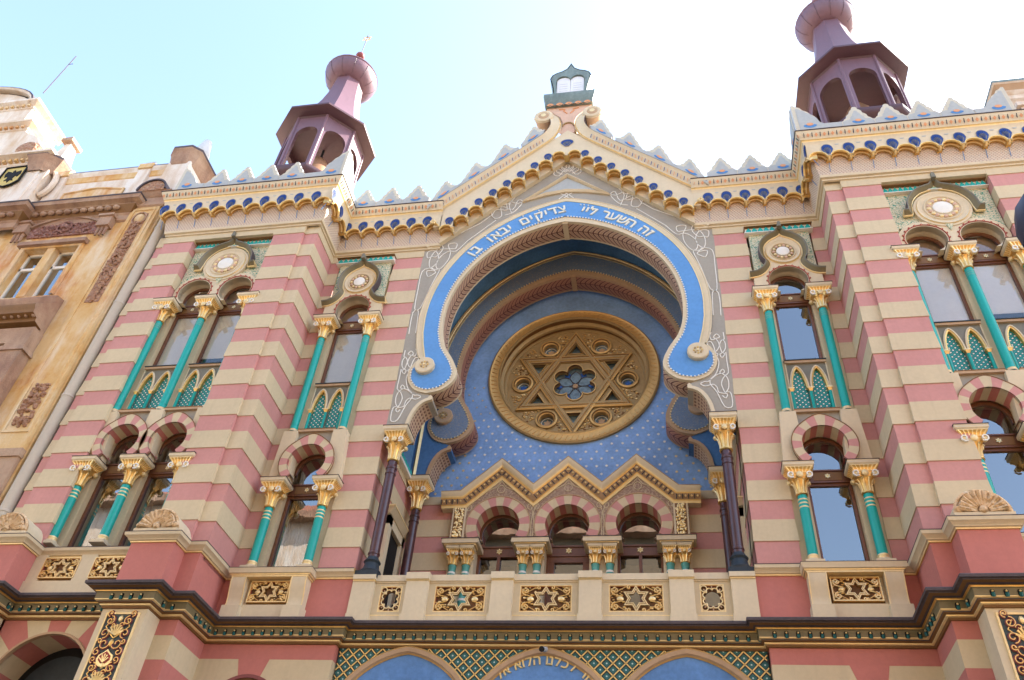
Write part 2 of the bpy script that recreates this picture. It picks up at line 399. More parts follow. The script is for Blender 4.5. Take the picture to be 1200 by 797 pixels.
    def glyph(s, ch, size, fn, depth, mat, y):
        if ch in 'בד':          # drawn by hand: top bar, stem and (for bet) foot
            k = size
            L = [(-.30, .60), (-.27, .70), (-.22, .64), (.29, .64), (.29, .53), (.17, .53), (.17, 0), (.05, 0), (.05, .53), (-.27, .53)]
            if ch == 'ב': L = [(-.24, .60), (-.21, .70), (-.16, .64), (.05, .64), (.17, .55), (.17, .11), (.30, .11), (.27, 0), (-.28, 0), (-.28, .11), (.05, .11), (.05, .50), (.01, .53), (-.21, .53)]
            P = [fn(x * k, z * k) for x, z in L]; s.prism(P, y - depth / 2 - size * .018, y + depth / 2, mat); return s
        """one letter, centred; fn maps its (x,z) to the wall; raised by depth before y"""
        cu = bpy.data.curves.new('t', 'FONT'); cu.body = ch; cu.size = size; cu.resolution_u = 3
        cu.extrude = depth / 2; cu.bevel_depth = size * .018; cu.bevel_resolution = 0; cu.align_x = 'CENTER'
        ob = bpy.data.objects.new('t', cu); me = ob.to_mesh()
        s.add([(*(lambda q: (q[0], y - v.co.z, q[1]))(fn(v.co.x, v.co.y)),) for v in me.vertices], [list(p.vertices) for p in me.polygons], mat)
        ob.to_mesh_clear(); bpy.data.objects.remove(ob); bpy.data.curves.remove(cu); return s
    def build(s, name, parent=None, origin=None, ang=38):
        vs = s.v; fs = s.f
        if s.sx == -1:
            vs = [(-x, y, z) for x, y, z in vs]
        xs = [p[0] for p in vs]; ys = [p[1] for p in vs]; zs = [p[2] for p in vs]
        if origin is None: origin = ((min(xs) + max(xs)) / 2, (min(ys) + max(ys)) / 2, min(zs))
        ox, oy, oz = origin
        me = bpy.data.meshes.new(name)
        me.from_pydata([(x - ox, y - oy, z - oz) for x, y, z in vs], [], [f[::-1] for f in fs] if s.sx == -1 else fs)
        for m in s.mats: me.materials.append(m)
        me.polygons.foreach_set('material_index', s.fm)
        uvl = me.uv_layers.new(name='UVMap'); flat = []
        for u in s.uv:
            for a in (u[::-1] if s.sx == -1 else u): flat += [a[0], a[1]]
        uvl.data.foreach_set('uv', flat)
        me.polygons.foreach_set('use_smooth', [True] * len(fs)); me.update()
        me.set_sharp_from_angle(angle=radians(ang))
        ob = bpy.data.objects.new(name, me); COL.objects.link(ob)
        W0[ob.name] = Vector(origin)
        if parent is not None:
            ob.parent = parent; ob.location = Vector(origin) - W0[parent.name]
        else: ob.location = origin
        return ob
def thing(name, label, cat, loc, group=None):
    o = bpy.data.objects.new(name, None); COL.objects.link(o); o.location = loc; o.empty_display_size = .3
    W0[o.name] = Vector(loc); tag(o, label, cat, group); return o
def tag(o, label, cat, group=None):
    o['label'] = label; o['category'] = cat
    if group: o['group'] = group
    return o
def arc(cx, cz, r, a0, a1, n):
    return [(cx + r * cos(radians(a0 + (a1 - a0) * i / n)), cz + r * sin(radians(a0 + (a1 - a0) * i / n))) for i in range(n + 1)]
def smooth(pts, k=4):
    """Catmull-Rom through the given points"""
    out = []; L = len(pts)
    for i in range(L - 1):
        p0 = pts[max(i - 1, 0)]; p1 = pts[i]; p2 = pts[i + 1]; p3 = pts[min(i + 2, L - 1)]
        for j in range(k):
            t = j / k
            out.append(tuple(.5 * ((2 * p1[d]) + (-p0[d] + p2[d]) * t + (2 * p0[d] - 5 * p1[d] + 4 * p2[d] - p3[d]) * t * t + (-p0[d] + 3 * p1[d] - 3 * p2[d] + p3[d]) * t ** 3) for d in (0, 1)))
    out.append(tuple(pts[-1])); return out
def mirror(pts): return [(-x, z) for x, z in pts]
def star6(cx, cz, R, r=None, rot=90):
    r = R / sqrt(3) if r is None else r
    return [(cx + (R if k % 2 == 0 else r) * cos(radians(rot + 30 * k)), cz + (R if k % 2 == 0 else r) * sin(radians(rot + 30 * k))) for k in range(12)]
# ================================================================== the synagogue
SYN = thing('synagogue', 'striped pink and cream moorish synagogue with a big blue horseshoe arch', 'synagogue', (0, 0, -1.6))

def capital(mb, cx, cy, z0, z1, w, r, wy=None, dark_top=True):
    H = z1 - z0; wy = wy or w / 2; hw = w / 2
    Z = lambda k: z0 + H * k
    mb.lathe([(r * 1.02, z0), (r * 1.25, Z(.02)), (r * 1.25, Z(.05)), (r * .98, Z(.07)), (r * 1.0, Z(.24)), (r * 1.28, Z(.42)), (r * 1.75, Z(.50))], cx, cy, 14, 'gold')
    for k in range(8):                                     # standing leaves on the bell
        a = 2 * pi * (k + .5) / 8
        mb.tube([(cx + r * q * cos(a), cy + r * q * sin(a), Z(h)) for q, h in ((1.02, .06), (1.06, .24), (1.35, .40), (1.75, .46), (1.8, .42))], r * .22, 5, 'gold_bright')
    sp = hw * .62
    for sx in (-1, 1):
        for sy in (-1, 1):                                 # corner scrolls
            mb.ball((cx + sx * sp * .95, cy + sy * wy * .62, Z(.565)), hw * .22, 'gold_pale', 8, 6, (1, 1, .95))
        rr = hw * .20
        mb.tube([(cx + sx * sp * .92 + sx * rr * q * cos(t), cy - wy * .82 - .012, Z(.565) + rr * q * sin(t)) for t, q in [(-2.2 + .8 * i, 1.3 - .1 * i) for i in range(9)]], hw * .06, 4, 'white')
    mb.ball((cx, cy - wy * .74, Z(.59)), hw * .23, 'gold_pale', 8, 6, (1, .5, 1.1))
    mb.ball((cx - hw * .28, cy, Z(.57)), hw * .2, 'gold', 6, 5, (1, 1.6, 1)); mb.ball((cx + hw * .28, cy, Z(.57)), hw * .2, 'gold', 6, 5, (1, 1.6, 1))
    mb.frustum((cx - hw * .50, cx + hw * .50, cy - wy * .50, cy + wy * .5, Z(.50)), (cx - hw * .60, cx + hw * .60, cy - wy * .60, cy + wy * .60, Z(.66)), 'gold')
    st = [(.64, .66), (.67, .72), (.75, .77), (.88, .82)]
    for (a, za), (b, zb) in zip(st, st[1:]):
        mb.frustum((cx - hw * a, cx + hw * a, cy - wy * a, cy + wy * a, Z(za)), (cx - hw * b, cx + hw * b, cy - wy * b, cy + wy * b, Z(zb)), 'gold')
    for i in range(7):                                     # fluting of the flared block
        q = -1 + 2 * i / 6
        mb.tube([(cx + hw * a * q * .95, cy - wy * a - .004, Z(z)) for a, z in st], hw * .05, 4, 'gold_bright')
        for sx in (-1, 1): mb.tube([(cx + sx * (hw * a + .004), cy + wy * a * q * .95, Z(z)) for a, z in st], hw * .045, 4, 'gold_bright')
    mb.box(cx - hw * .90, cx + hw * .90, cy - wy * .90, cy + wy * .92, Z(.82), Z(.845), 'gold_pale')
    mb.frustum((cx - hw * .92, cx + hw * .92, cy - wy * .92, cy + wy * .96, Z(.845)), (cx - hw, cx + hw, cy - wy, cy + wy, Z(.885)), 'stone')
    mb.box(cx - hw, cx + hw, cy - wy, cy + wy, Z(.885), Z(.985), 'stone')
    if dark_top: mb.box(cx - hw - .012, cx + hw + .012, cy - wy - .012, cy + wy, Z(.985), Z(1), 'lead')

def column(cx, cy, zb, zn, zt, r, w, style, s, par=None, wy=None, n=20, base=True):
    par = par or SYN
    mb = MB(s); hb = .17 if style != 'maroon' else .0
    col = {'teal': 'teal', 'ringed': 'teal', 'maroon': 'maroon', 'spiral': 'teal_pale'}[style]
    z0 = zb + hb
    if style == 'spiral':
        mb.lathe([(r * (1 + .10 * cos(i * 1.57)), z0 + (zn - z0) * i / 40) for i in range(41)], cx, cy, n, ['teal_pale' if i % 4 else 'white' for i in range(40)])
    else:
        prof = [(r, z0)]; ms = []
        top = zn
        if style in ('ringed', 'teal'):
            d = .068 if style == 'ringed' else .05; zr = [top - .10 - d * (2.0 - i) * 1.15 for i in range(3)]
            for z in zr:
                m_ = 'gold_pale' if style == 'ringed' else 'teal_pale'
                prof += [(r, z - .012), (r * 1.05, z - .008), (r * 1.05, z + .014), (r, z + .018)]; ms += [col, m_, m_, m_]
        elif style == 'maroon':
            for z in (z0 + .45, top - .18, top - .27):
                pass
            for z in (z0 + .42, top - .30, top - .17):
                prof += [(r, z - .03), (r * 1.12, z - .015), (r * 1.12, z + .015), (r, z + .03)]; ms += [col, col, col, col]
        prof += [(r * .93, top)]; ms += [col]
        mb.lathe(prof, cx, cy, n, ms)
    ob = mb.build('column', par)
    c = MB(s); capital(c, cx, cy, zn, zt, w, r, wy); c.build('capital', ob)
    if base:
        b = MB(s)
        if style == 'maroon':
            b.lathe([(r * 1.9, zb - .02), (r * 2.0, zb + .03), (r * 1.5, zb + .10), (r * 1.35, zb + .20), (r * 1.6, zb + .24), (r * 1.2, zb + .30), (r * 1.02, zb + .34)], cx, cy, n, 'slate')
            b.box(cx - r * 2.1, cx + r * 2.1, cy - r * 2.1, cy + r * 2.1, zb - .16, zb - .02, 'slate')
        elif style == 'ringed':
            b.lathe([(r * 1.35, zb + .06), (r * 1.42, zb + .085), (r * 1.3, zb + .11), (r * 1.05, zb + .118), (r * 1.12, zb + .13), (r * 1.12, zb + .15), (r * 1.0, zb + .155), (r * 1.08, zb + .165), (r * 1.08, zb + .185), (r, zb + .2)], cx, cy, n,
                    ['stone', 'stone', 'stone', 'gold_pale', 'gold_pale', 'hood', 'gold_pale', 'gold_pale', 'gold_pale'])
            b.box(cx - r * 1.75, cx + r * 1.75, cy - r * 1.75, cy + r * 1.75, zb, zb + .062, 'stone')
        else:
            b.lathe([(r * 1.15, zb), (r * 1.2, zb + .03), (r * 1.02, zb + .05), (r * 1.1, zb + .065), (r * 1.0, zb + .09), (r, zb + .18)], cx, cy, n, ['stone', 'stone', 'gold_pale', 'teal', 'teal'])
        b.build('column_base', ob)
    return ob

# ------------------------------------------------------------------ striped walls
S = [16.14 - .845 * k for k in range(12)]
def stripe_prof(z_lo, z_hi, last_pink=7.69, off=.018):
    prof = []; mats = []; z = z_hi
    cuts = []
    for k in range(11):
        cuts.append((S[k], 'pink_top')); cuts.append((S[k] - .40, 'cream_top'))
    prof.append((.0 if z_hi < 16.2 else .018, z_hi)); cur = 'cream'
    for k in range(11):
        zt, zc = S[k], S[k] - .40
        if zt < z_hi:
            if prof[-1][1] > zt: prof.append((off, zt)); mats.append('cream'); prof.append((0, zt)); mats.append('cream')
            zb = z_lo if k == 10 else zc
            if zb < z_lo: zb = z_lo
            prof.append((0, zb)); mats.append('pink')
            if zb <= z_lo: break
        elif zc < z_hi: 
            if zc < z_hi - 1e-6: prof.append((0, max(zc, z_lo))); mats.append('pink')
        if S[k + 1] < z_lo: prof.append((off * (zc - z_lo) / .445, z_lo)); mats.append('cream'); break
    return prof, mats
def striped(path, z_lo, z_hi, name, s, **kw):
    p, m = stripe_prof(z_lo, z_hi, **kw); mb = MB(s); mb.sweep(path, p, m, caps=False); return mb.build(name, SYN)
OPX = 4.505; OPX2 = 6.015; CXN = 5.26; CXW = 8.64; HWW = 1.145
for s in (1, -1):
    striped([(3.74, .57), (3.74, 0), (OPX, 0), (OPX, .55)], 6.9, 16.40, 'striped_wall', s)
    striped([(OPX2, .55), (OPX2, 0), (6.30, 0), (6.30, -1.08), (6.66, -1.08), (6.66, -1.15), (CXW - HWW + .0, -1.15), (CXW - HWW, -.5)], 6.9, 16.53, 'striped_pier', s)
    striped([(CXW + HWW, -.5), (CXW + HWW, -1.15), (10.64, -1.15), (10.64, -1.03), (10.93, -1.03), (10.93, 1.5)], 6.9, 16.53, 'striped_pier', s)
    striped([(2.2, 2.65), (3.72, 2.65), (3.72, .57)], 6.9, 10.45, 'niche_wall', s)
    # plain walls over the windows, and the building's side and body behind
    mb = MB(s)
    mb.box(OPX, OPX2, -.016, .5, 16.12, 16.40, 'cream'); mb.build('wall_head', SYN)
    mb = MB(s); mb.box(CXW - HWW, CXW + HWW, -1.164, -.5, 16.20, 16.53, 'cream'); mb.build('wall_head', SYN)
    mb = MB(s); mb.box(3.8, 10.90, 1.2, 9.0, -1.6, 17.6, 'cream'); mb.build('wing_body', SYN)
mb = MB(); mb.box(-3.8, 3.8, 3.6, 9.0, -1.6, 18.0, 'tan'); mb.build('rear_body', SYN)

# ------------------------------------------------------------------ front arch
def arch_r(cx0, a, R, x_from, n, z0=13.8):
    """right half of a slightly pointed arch, crown first; centre at (-a, z0)"""
    t0 = math.acos(a / R); return [(-a + R * cos(t0 * (1 - i / n)), z0 + R * sin(t0 * (1 - i / n))) for i in range(n + 1)]
IN = arch_r(0, .486, 3.336, 0, 30)
VOL = smooth([(2.85, 13.8), (2.82, 13.35), (2.70, 12.88), (2.46, 12.45), (2.32, 12.08), (2.37, 11.80), (2.62, 11.56), (2.95, 11.48)], 5)
VOL2 = smooth([(2.95, 11.48), (3.25, 11.60), (3.44, 11.88), (3.47, 12.15), (3.36, 12.42), (3.22, 12.50)], 4)
OUTB = arch_r(0, .91, 4.23, 0, 30)
OUTC = arch_r(0, .905, 4.375, 0, 30)
INB = arch_r(0, .60, 3.54, 0, 30)                         # blue starts here
CORB = [(2.84, 11.42), (2.80, 11.38), (2.80, 11.30)] + [(2.83 + .41 * sin(t), 10.50 + .78 * cos(t)) for t in [pi / 2 * i / 8 for i in range(1, 9)]]
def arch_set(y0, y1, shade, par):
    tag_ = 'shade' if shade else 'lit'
    stone = 'stone' if not shade else 'tan'  # inner arch repeats the stone in a darker tone, shade put into colour
    sil = IN[:-1] + VOL + CORB
    half = sil + [(3.74, 10.50)]
    top = [(3.74, 16.40), (0, 19.80)] if not shade else [(3.74, 18.6), (0, 18.6)]
    loop = half + top + mirror([p for p in reversed(half)][:-1]) 
    loop = half + [top[0], top[1], (-top[0][0], top[0][1])] + mirror(half)[::-1][:-1]
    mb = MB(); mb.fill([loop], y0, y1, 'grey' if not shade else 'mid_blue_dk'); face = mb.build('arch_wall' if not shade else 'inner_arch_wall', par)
    # soffits
    mb = MB(); sec = [(0.004, y0 - .005), (.004, y0 + .045), (.004, y1 - .045), (.004, y1 + .004)]
    run = mirror(IN[:-1] + VOL)[::-1][:-1] + IN[:-1] + VOL
    f = 'feather_shaded' if shade else 'feather'
    # rims at the two edges and the carved middle
    mb.band(run, [(-.0, y0 - .03), (-.004, y0 + .05)], [stone]); mb.band(run, [(-.004, y1 - .05), (-.004, y1 + .003)], [stone])
    mb.band(run, [(-.004, y0 + .05), (-.004, y1 - .05)], [f])
    mb.box(-.07, .07, y0 + .0, y1, 17.055, 17.10, stone)
    mb.build('arch_soffit', face)
    for s in (1, -1):
        mb = MB(s); mb.band(CORB[3:], [(-.004, y0 - .004), (-.004, y1 + .004)], ['rows'])
        mb.band(CORB, [(-.006, y0 - .035), (-.006, y0 + .05)], [stone]); mb.band(CORB, [(.075, y0 - .03), (-.006, y0 - .035)], [stone]); mb.build('corbel', face)
    # cream ring, blue lettered band and volutes
    ringo = OUTC + smooth([(3.455, 13.5), (3.40, 13.0), (3.31, 12.66), (3.24, 12.50)], 3)
    outer = ringo + VOL2[::-1][:-1] + VOL[::-1][:-1] + IN[::-1]
    loop = outer + mirror(outer)[::-1][1:-1]
    mb = MB(); mb.fill([loop], y0 - .035, y0 + .01, stone); 
    bl = OUTB + [(3.30, 13.35), (3.235, 12.95), (3.15, 12.60), (3.12, 12.46), (3.28, 12.38), (3.385, 12.2), (3.38, 11.92), (3.22, 11.68), (2.96, 11.58), (2.67, 11.64), (2.46, 11.85), (2.43, 12.08), (2.55, 12.40), (2.80, 12.85), (2.925, 13.35)] + INB[::-1]
    loop = bl + mirror(bl)[::-1][1:-1]
    mb.build('cream_ring', face)
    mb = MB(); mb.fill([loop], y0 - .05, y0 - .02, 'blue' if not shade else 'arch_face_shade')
    b = mb.build('lettered_band' if not shade else 'painted_band', face)
    mb = MB()
    edge = (smooth([(2.925, 13.35), (2.80, 12.85), (2.55, 12.40), (2.43, 12.08), (2.46, 11.85), (2.67, 11.64), (2.96, 11.58), (3.22, 11.68), (3.38, 11.92), (3.39, 12.2)], 5))
    full = INB + edge
    for side in (1, -1):                                  # white beading along the inner edge
        acc = 0
        for i in range(len(full) - 1):
            a, c = full[i], full[i + 1]; L = math.hypot(c[0] - a[0], c[1] - a[1]); 
            while acc < L:
                q = acc / L; x = a[0] + (c[0] - a[0]) * q; z = a[1] + (c[1] - a[1]) * q
                mb.disc(side * x, z, .021, y0 - .064, y0 - .045, 'white' if not shade else 'gold_pale', 5); acc += .082
            acc -= L
    OB_ = OUTB + [(3.30, 13.35), (3.235, 12.95), (3.15, 12.60), (3.12, 12.46)]; OC_ = OUTC + smooth([(3.455, 13.5), (3.40, 13.0), (3.31, 12.66), (3.26, 12.54)], 3)
    mb.band([(x, z) for x, z in mirror(OB_)[::-1][:-1] + OB_], [(.01, y0 - .045), (.012, y0 - .062), (-.012, y0 - .062), (-.012, y0 - .04)], ['gold_pale'] * 3)
    mb.band([(x, z) for x, z in mirror(OC_)[::-1][:-1] + OC_], [(.03, y0 + .0), (.03, y0 - .03), (-.0, y0 - .048), (-.02, y0 - .03)], ['hood', stone, stone] if not shade else ['bronze'] * 3)
    mb.build('beading', b)
    for s in (1, -1):                                     # the rosettes
        mb = MB(s); c = (3.08, 12.24)
        mb.lathe_y([(.235, y0 - .02), (.235, y0 - .13), (.215, y0 - .15), (.12, y0 - .15)], c[0], c[1], 24, stone)
        mb.lathe_y([(.12, y0 - .15), (.1, y0 - .145), (.0, y0 - .145)], c[0], c[1], 16, stone if not shade else 'tan')
        for k in range(8):
            a = 2 * pi * k / 8; mb.disc(c[0] + .085 * cos(a), c[1] + .085 * sin(a), .024, y0 - .16, y0 - .14, 'bronze' if k % 2 else 'gold', 6)
        mb.disc(c[0], c[1], .032, y0 - .175, y0 - .14, 'gold_pale', 8)
        mb.build('rosette', face)
    return face
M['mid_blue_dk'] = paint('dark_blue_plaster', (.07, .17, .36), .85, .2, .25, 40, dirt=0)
M['vault_blue'] = paint('deep_blue_vault_plaster', (.12, .27, .48), .85, .25, .25, 30, dirt=0)
FA = arch_set(0.0, .57, False, SYN)
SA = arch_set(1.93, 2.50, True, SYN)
# vault between the arches and over the back wall
mb = MB()
vp = arch_r(0, .905, 4.42, 0, 24) 
vp = [(x, z + .03) for x, z in vp] + [(3.62, 13.0), (3.72, 12.2), (3.72, 10.45)]
run = mirror(vp)[::-1][:-1] + vp
mb.band(run, [(0, .572), (0, 1.96)], ['vault_blue']); mb.band([(x * .985, z - .05) for x, z in run], [(.0, 1.93), (-.05, 1.88), (-.10, 1.93)], ['bronze', 'gold_pale'])
mb.build('vault', SYN)
for s in (1, -1):
    mb = MB(s)                                            # teal zigzag cresting along the niche walls
    for i in range(9):
        y = .62 + i * .145
        mb.add([(3.70, y, 10.47), (3.70, y + .14, 10.47), (3.66, y + .07, 10.72), (3.60, y + .07, 10.47)], [(0, 1, 2), (0, 2, 3), (1, 3, 2), (0, 3, 1)], 'teal')
    mb.box(3.60, 3.72, .58, 1.93, 10.40, 10.47, 'white'); mb.build('zigzag_cresting', SYN)

# grey wall: painted knotwork
mb = MB()
def knot(pts, w=.0135, closed=False, y=-.006):
    mb.tube([(x, y, z) for x, z in pts], w, 4, 'white', closed)
KNOTS = [
     [(2.81, 17.11), (3.25, 16.65), (3.23, 16.47), (3.25, 16.32), (3.31, 16.2), (3.39, 16.1), (3.51, 16.12), (3.6, 16.08), (3.64, 16.29), (3.53, 16.36), (3.41, 16.32), (3.33, 16.19), (3.3, 16.0), (3.34, 15.83), (3.44, 15.7), (3.67, 15.57), (3.68, 14.93), (3.66, 14.23), (3.55, 14.13), (3.52, 13.77), (3.5, 13.38)] ,
     [(2.59, 16.65), (2.85, 16.27), (3.02, 16.29), (3.17, 16.2), (3.3, 16.0), (3.33, 15.78), (3.28, 15.64), (3.21, 15.57), (3.34, 15.05), (3.51, 14.24), (3.68, 14.09), (3.67, 13.36)] ,
     [(3.0, 16.23), (3.01, 16.03), (3.07, 15.83), (3.18, 15.65), (3.3, 15.61), (3.43, 15.64), (3.51, 15.78), (3.53, 16.0), (3.48, 16.22), (3.38, 16.38), (3.23, 16.39), (3.0, 16.38), (2.88, 16.38), (2.87, 16.58), (3.1, 16.57), (3.02, 16.32), (3.0, 16.23)] ,
     [(3.44, 15.7), (3.33, 15.56), (3.31, 15.48), (3.45, 15.36), (3.51, 15.4), (3.54, 15.58), (3.35, 15.56)] ,
     [(3.41, 12.86), (3.37, 12.76), (3.4, 12.64), (3.49, 12.66), (3.58, 12.71), (3.52, 12.8), (3.45, 12.71), (3.52, 12.61), (3.55, 12.46), (3.49, 12.32), (3.42, 12.3), (3.32, 12.45), (3.3, 12.56), (3.38, 12.58), (3.43, 12.44), (3.45, 12.25)] ,
     [(3.67, 12.84), (3.67, 12.64), (3.61, 12.6), (3.56, 12.49), (3.57, 12.35), (3.6, 12.25), (3.67, 12.36), (3.68, 12.53), (3.63, 12.63)] ,
     [(3.54, 12.2), (3.6, 12.24), (3.64, 12.19), (3.57, 12.1), (3.54, 12.2)] ,
     [(3.45, 12.25), (3.5, 12.2), (3.47, 12.14), (3.5, 12.0), (3.47, 11.82), (3.4, 11.64), (3.3, 11.53), (3.27, 11.45), (3.28, 11.36), (3.39, 11.15), (3.51, 10.77), (3.66, 10.77), (3.67, 11.1), (3.6, 11.15)] ,
     [(3.67, 12.25), (3.67, 11.99), (3.67, 11.68), (3.6, 11.6), (3.53, 11.49), (3.5, 11.37), (3.52, 11.24), (3.56, 11.14), (3.63, 11.25), (3.65, 11.42), (3.62, 11.56), (3.52, 11.65), (3.4, 11.61), (3.24, 11.46), (3.15, 11.45), (3.07, 11.4), (3.17, 11.33), (3.32, 11.37), (3.4, 11.29), (3.43, 11.14), (3.59, 11.1), (3.55, 10.99), (3.49, 11.06)] ,
     [(3.49, 11.7), (3.56, 11.77), (3.59, 11.69), (3.52, 11.65), (3.49, 11.7)] ,
     [(1.02, 18.25), (1.33, 18.05), (1.67, 18.25), (1.61, 17.82), (1.87, 17.87), (2.04, 17.74), (1.92, 17.49), (1.74, 17.58), (1.79, 17.99), (1.46, 17.81), (1.33, 18.21), (1.2, 18.09), (1.41, 17.71), (1.66, 17.59)] ,
     [(2.03, 17.6), (1.87, 18.0), (1.6, 18.09), (1.43, 18.34), (1.57, 18.04), (1.46, 17.62)] ,
     [(0.04, 19.72), (-0.05, 19.56), (0.06, 19.36), (0.18, 19.52), (0.04, 19.72)] ,
     [(-0.14, 19.21), (-0.32, 19.36), (-0.19, 19.55), (0.06, 19.3), (0.29, 19.48), (0.39, 19.25), (0.23, 19.15), (0.05, 19.48), (-0.1, 19.32)] ,
     [(-0.07, 18.41), (0.06, 18.25), (0.2, 18.1)] ,
     [(-0.06, 18.13), (0.06, 18.25), (0.21, 18.37)] ,
]
for s_ in (1, -1):
    mb = MB(s_)
    for k_ in KNOTS:
        knot(smooth(k_, 3))
    mb.tube([(x, -.006, z) for x, z in [(.25, 18.40), (.75, 18.30), (1.05, 18.13)]], .0125, 4, 'white'); mb.tube([(x, -.006, z) for x, z in [(2.05, 17.62), (2.3, 17.35), (2.81, 17.0)]], .0125, 4, 'white'); mb.tube([(x, -.006, z) for x, z in [(1.88, 17.42), (2.25, 17.02), (2.59, 16.65)]], .0125, 4, 'white')
    mb.build('knotwork', FA)
mb = MB()                                                 # little triangle above the crown
tri = [(-1.28, 18.04), (1.28, 18.04), (0, 19.16)]
mb.band([(-1.15, 18.10), (0, 19.10), (1.15, 18.10), (.55, 18.34), (0, 18.42), (-.55, 18.34)], [(.07, 0), (.07, -.05), (.0, -.09), (-.05, -.05), (-.05, 0)], 'stone', closed=True)
mb.prism([(-.85, 18.32), (-.4, 18.40), (0, 18.47), (.4, 18.40), (.85, 18.32), (0, 19.02)], -.008, .0, 'arab_blue' if 'arab_blue' in M else 'greypale')
mb.build('triangle_panel', FA)

# Hebrew lettering on the blue band (read from the right)
TXT = [(-.0, '')]
letters = [(49, 'ז'), (52.6, 'ה'), (59.8, 'ה'), (64.0, 'ש'), (68.6, 'ע'), (72.3, 'ר'), (78.2, 'ל'), (80.9, 'י'), (82.6, 'י'), (91.4, 'צ'), (95.0, 'ד'), (98.0, 'י'), (101.0, 'ק'), (104.4, 'י'), (107.6, 'ם'), (114.6, 'י'), (117.6, 'ב'), (121.8, 'א'), (125.4, 'ו'), (133.6, 'ב'), (137.0, 'ו')]
mb = MB()
def midp(ang, off=0.0):
    # middle of the blue band in the direction ang from (0, 13.8)
    def ray(a_, R_, c_):
        # circle centre (-a_,13.8) seen from the origin on the right side
        return -a_ * c_ + sqrt(max(0, R_ * R_ - a_ * a_ * (1 - c_ * c_)))
    a = radians(ang); c_ = abs(cos(a)); r = (ray(.60, 3.54, c_) + ray(.91, 4.23, c_)) / 2 + off
    return r * cos(a), 13.8 + r * sin(a)
def onarc(ang, size=.47):
    cx, cz = midp(ang); a1, b1 = midp(ang + 1); a2, b2 = midp(ang - 1)
    tx, tz = a2 - a1, b2 - b1; l = math.hypot(tx, tz); tx, tz = tx / l, tz / l
    return lambda x, z: (cx + tx * x - tz * (z - size * .30), cz + tz * x + tx * (z - size * .30))
for ang, ch in letters:
    mb.glyph(ch, .43, onarc(ang), .02, 'cream_l', -.062)
for ang, dr in ((60, .22), (64.8, .24), (72.3, .22), (78.6, .05), (80.9, .2), (82.6, .2), (84, .2), (100.6, .2), (107.4, .2), (125.6, .2), (63.2, .24)):
    q_ = midp(ang, dr); mb.disc(q_[0], q_[1], .02, -.076, -.05, 'cream_l', 6)
mb.build('hebrew_lettering', FA)

# ------------------------------------------------------------------ back wall with the rose window
mb = MB()
circ = [(2.0 * cos(t), 14.11 + 2.0 * sin(t)) for t in [2 * pi * i / 64 for i in range(64)]]
mb.fill([[(-3.74, 10.2), (3.74, 10.2), (3.74, 18.7), (-3.74, 18.7)], circ], 2.66, 2.9, 'starsky')
rear = mb.build('starry_wall', SYN)
mb = MB(); rows = 0
for j in range(16):
    z = 10.55 + j * .215
    for i in range(-15, 16):
        x = i * .25 + (.125 if j % 2 else 0)
        if math.hypot(x, z - 14.11) < 2.33 or z > 13.9 or abs(x) > 3.5: continue
        q = 1 if rows else 0
        mb.prism(star6(x + random.uniform(-.012, .012), z + random.uniform(-.012, .012), .040 if z < 12.8 else .028, .020 if z < 12.8 else .013), 2.650, 2.661, 'gold_pale' if abs(x) > 2.45 or z > 12.9 else 'white')
mb.build('painted_stars', rear)
ROSE = None
mb = MB(); C = (0, 14.11)
mb.lathe_y([(2.26, 2.66), (2.26, 2.59), (2.22, 2.565), (2.19, 2.585), (1.99, 2.575), (1.955, 2.555), (1.93, 2.60), (1.96, 2.62), (1.96, 2.76), (1.88, 2.80), (1.86, 2.86), (1.90, 2.88), (1.90, 2.98), (1.83, 3.0), (1.80, 3.06)], C[0], C[1], 96,
           ['bronze', 'bronze', 'gold_o', 'gold_o', 'bronze', 'bronze', 'lead', 'bronze_dk', 'bronze', 'bronze', 'bronze', 'bronze_dk', 'bronze', 'bronze'])
for q in range(96):
    a0 = 2 * pi * q / 96
    mb.tube([((2.17 - .15 * t) * cos(a0 + .03 * t), 2.578, C[1] + (2.17 - .15 * t) * sin(a0 + .03 * t)) for t in (0, .5, 1)], .016, 4, 'gold_o')
rose = mb.build('rose_window', SYN)
# tracery plate with its openings
def small(c, r, n=16): return [(c[0] + r * cos(2 * pi * k / n), c[1] + r * sin(2 * pi * k / n)) for k in range(n)]
def hexafoil(R, r, n=9):
    out = []
    for k in range(6):
        a0 = radians(60 * k + 30)
        cx, cz = R * cos(a0), R * sin(a0)
        for i in range(n + 1):
            a = a0 - radians(105) + radians(210) * i / n; out.append((C[0] + cx + r * cos(a), C[1] + cz + r * sin(a)))
    return out
loops = [small(C, 1.85, 72), hexafoil(.40, .20)]
tips = []
for k in range(6):
    a = radians(90 + 60 * k); d = Vector((cos(a), sin(a))); n_ = Vector((-d.y, d.x)); P0 = Vector(C)
    tri = [P0 + d * 1.40, P0 + d * 1.02 + n_ * .20, P0 + d * 1.02 - n_ * .20]; loops.append([tuple(p) for p in tri]); tips.append(tri)
    a2 = radians(60 + 60 * k); loops.append(small((C[0] + 1.40 * cos(a2), C[1] + 1.40 * sin(a2)), .185))
mb = MB(); mb.fill(loops, 3.02, 3.14, 'bronze'); tr = mb.build('tracery', rose)
mb = MB()
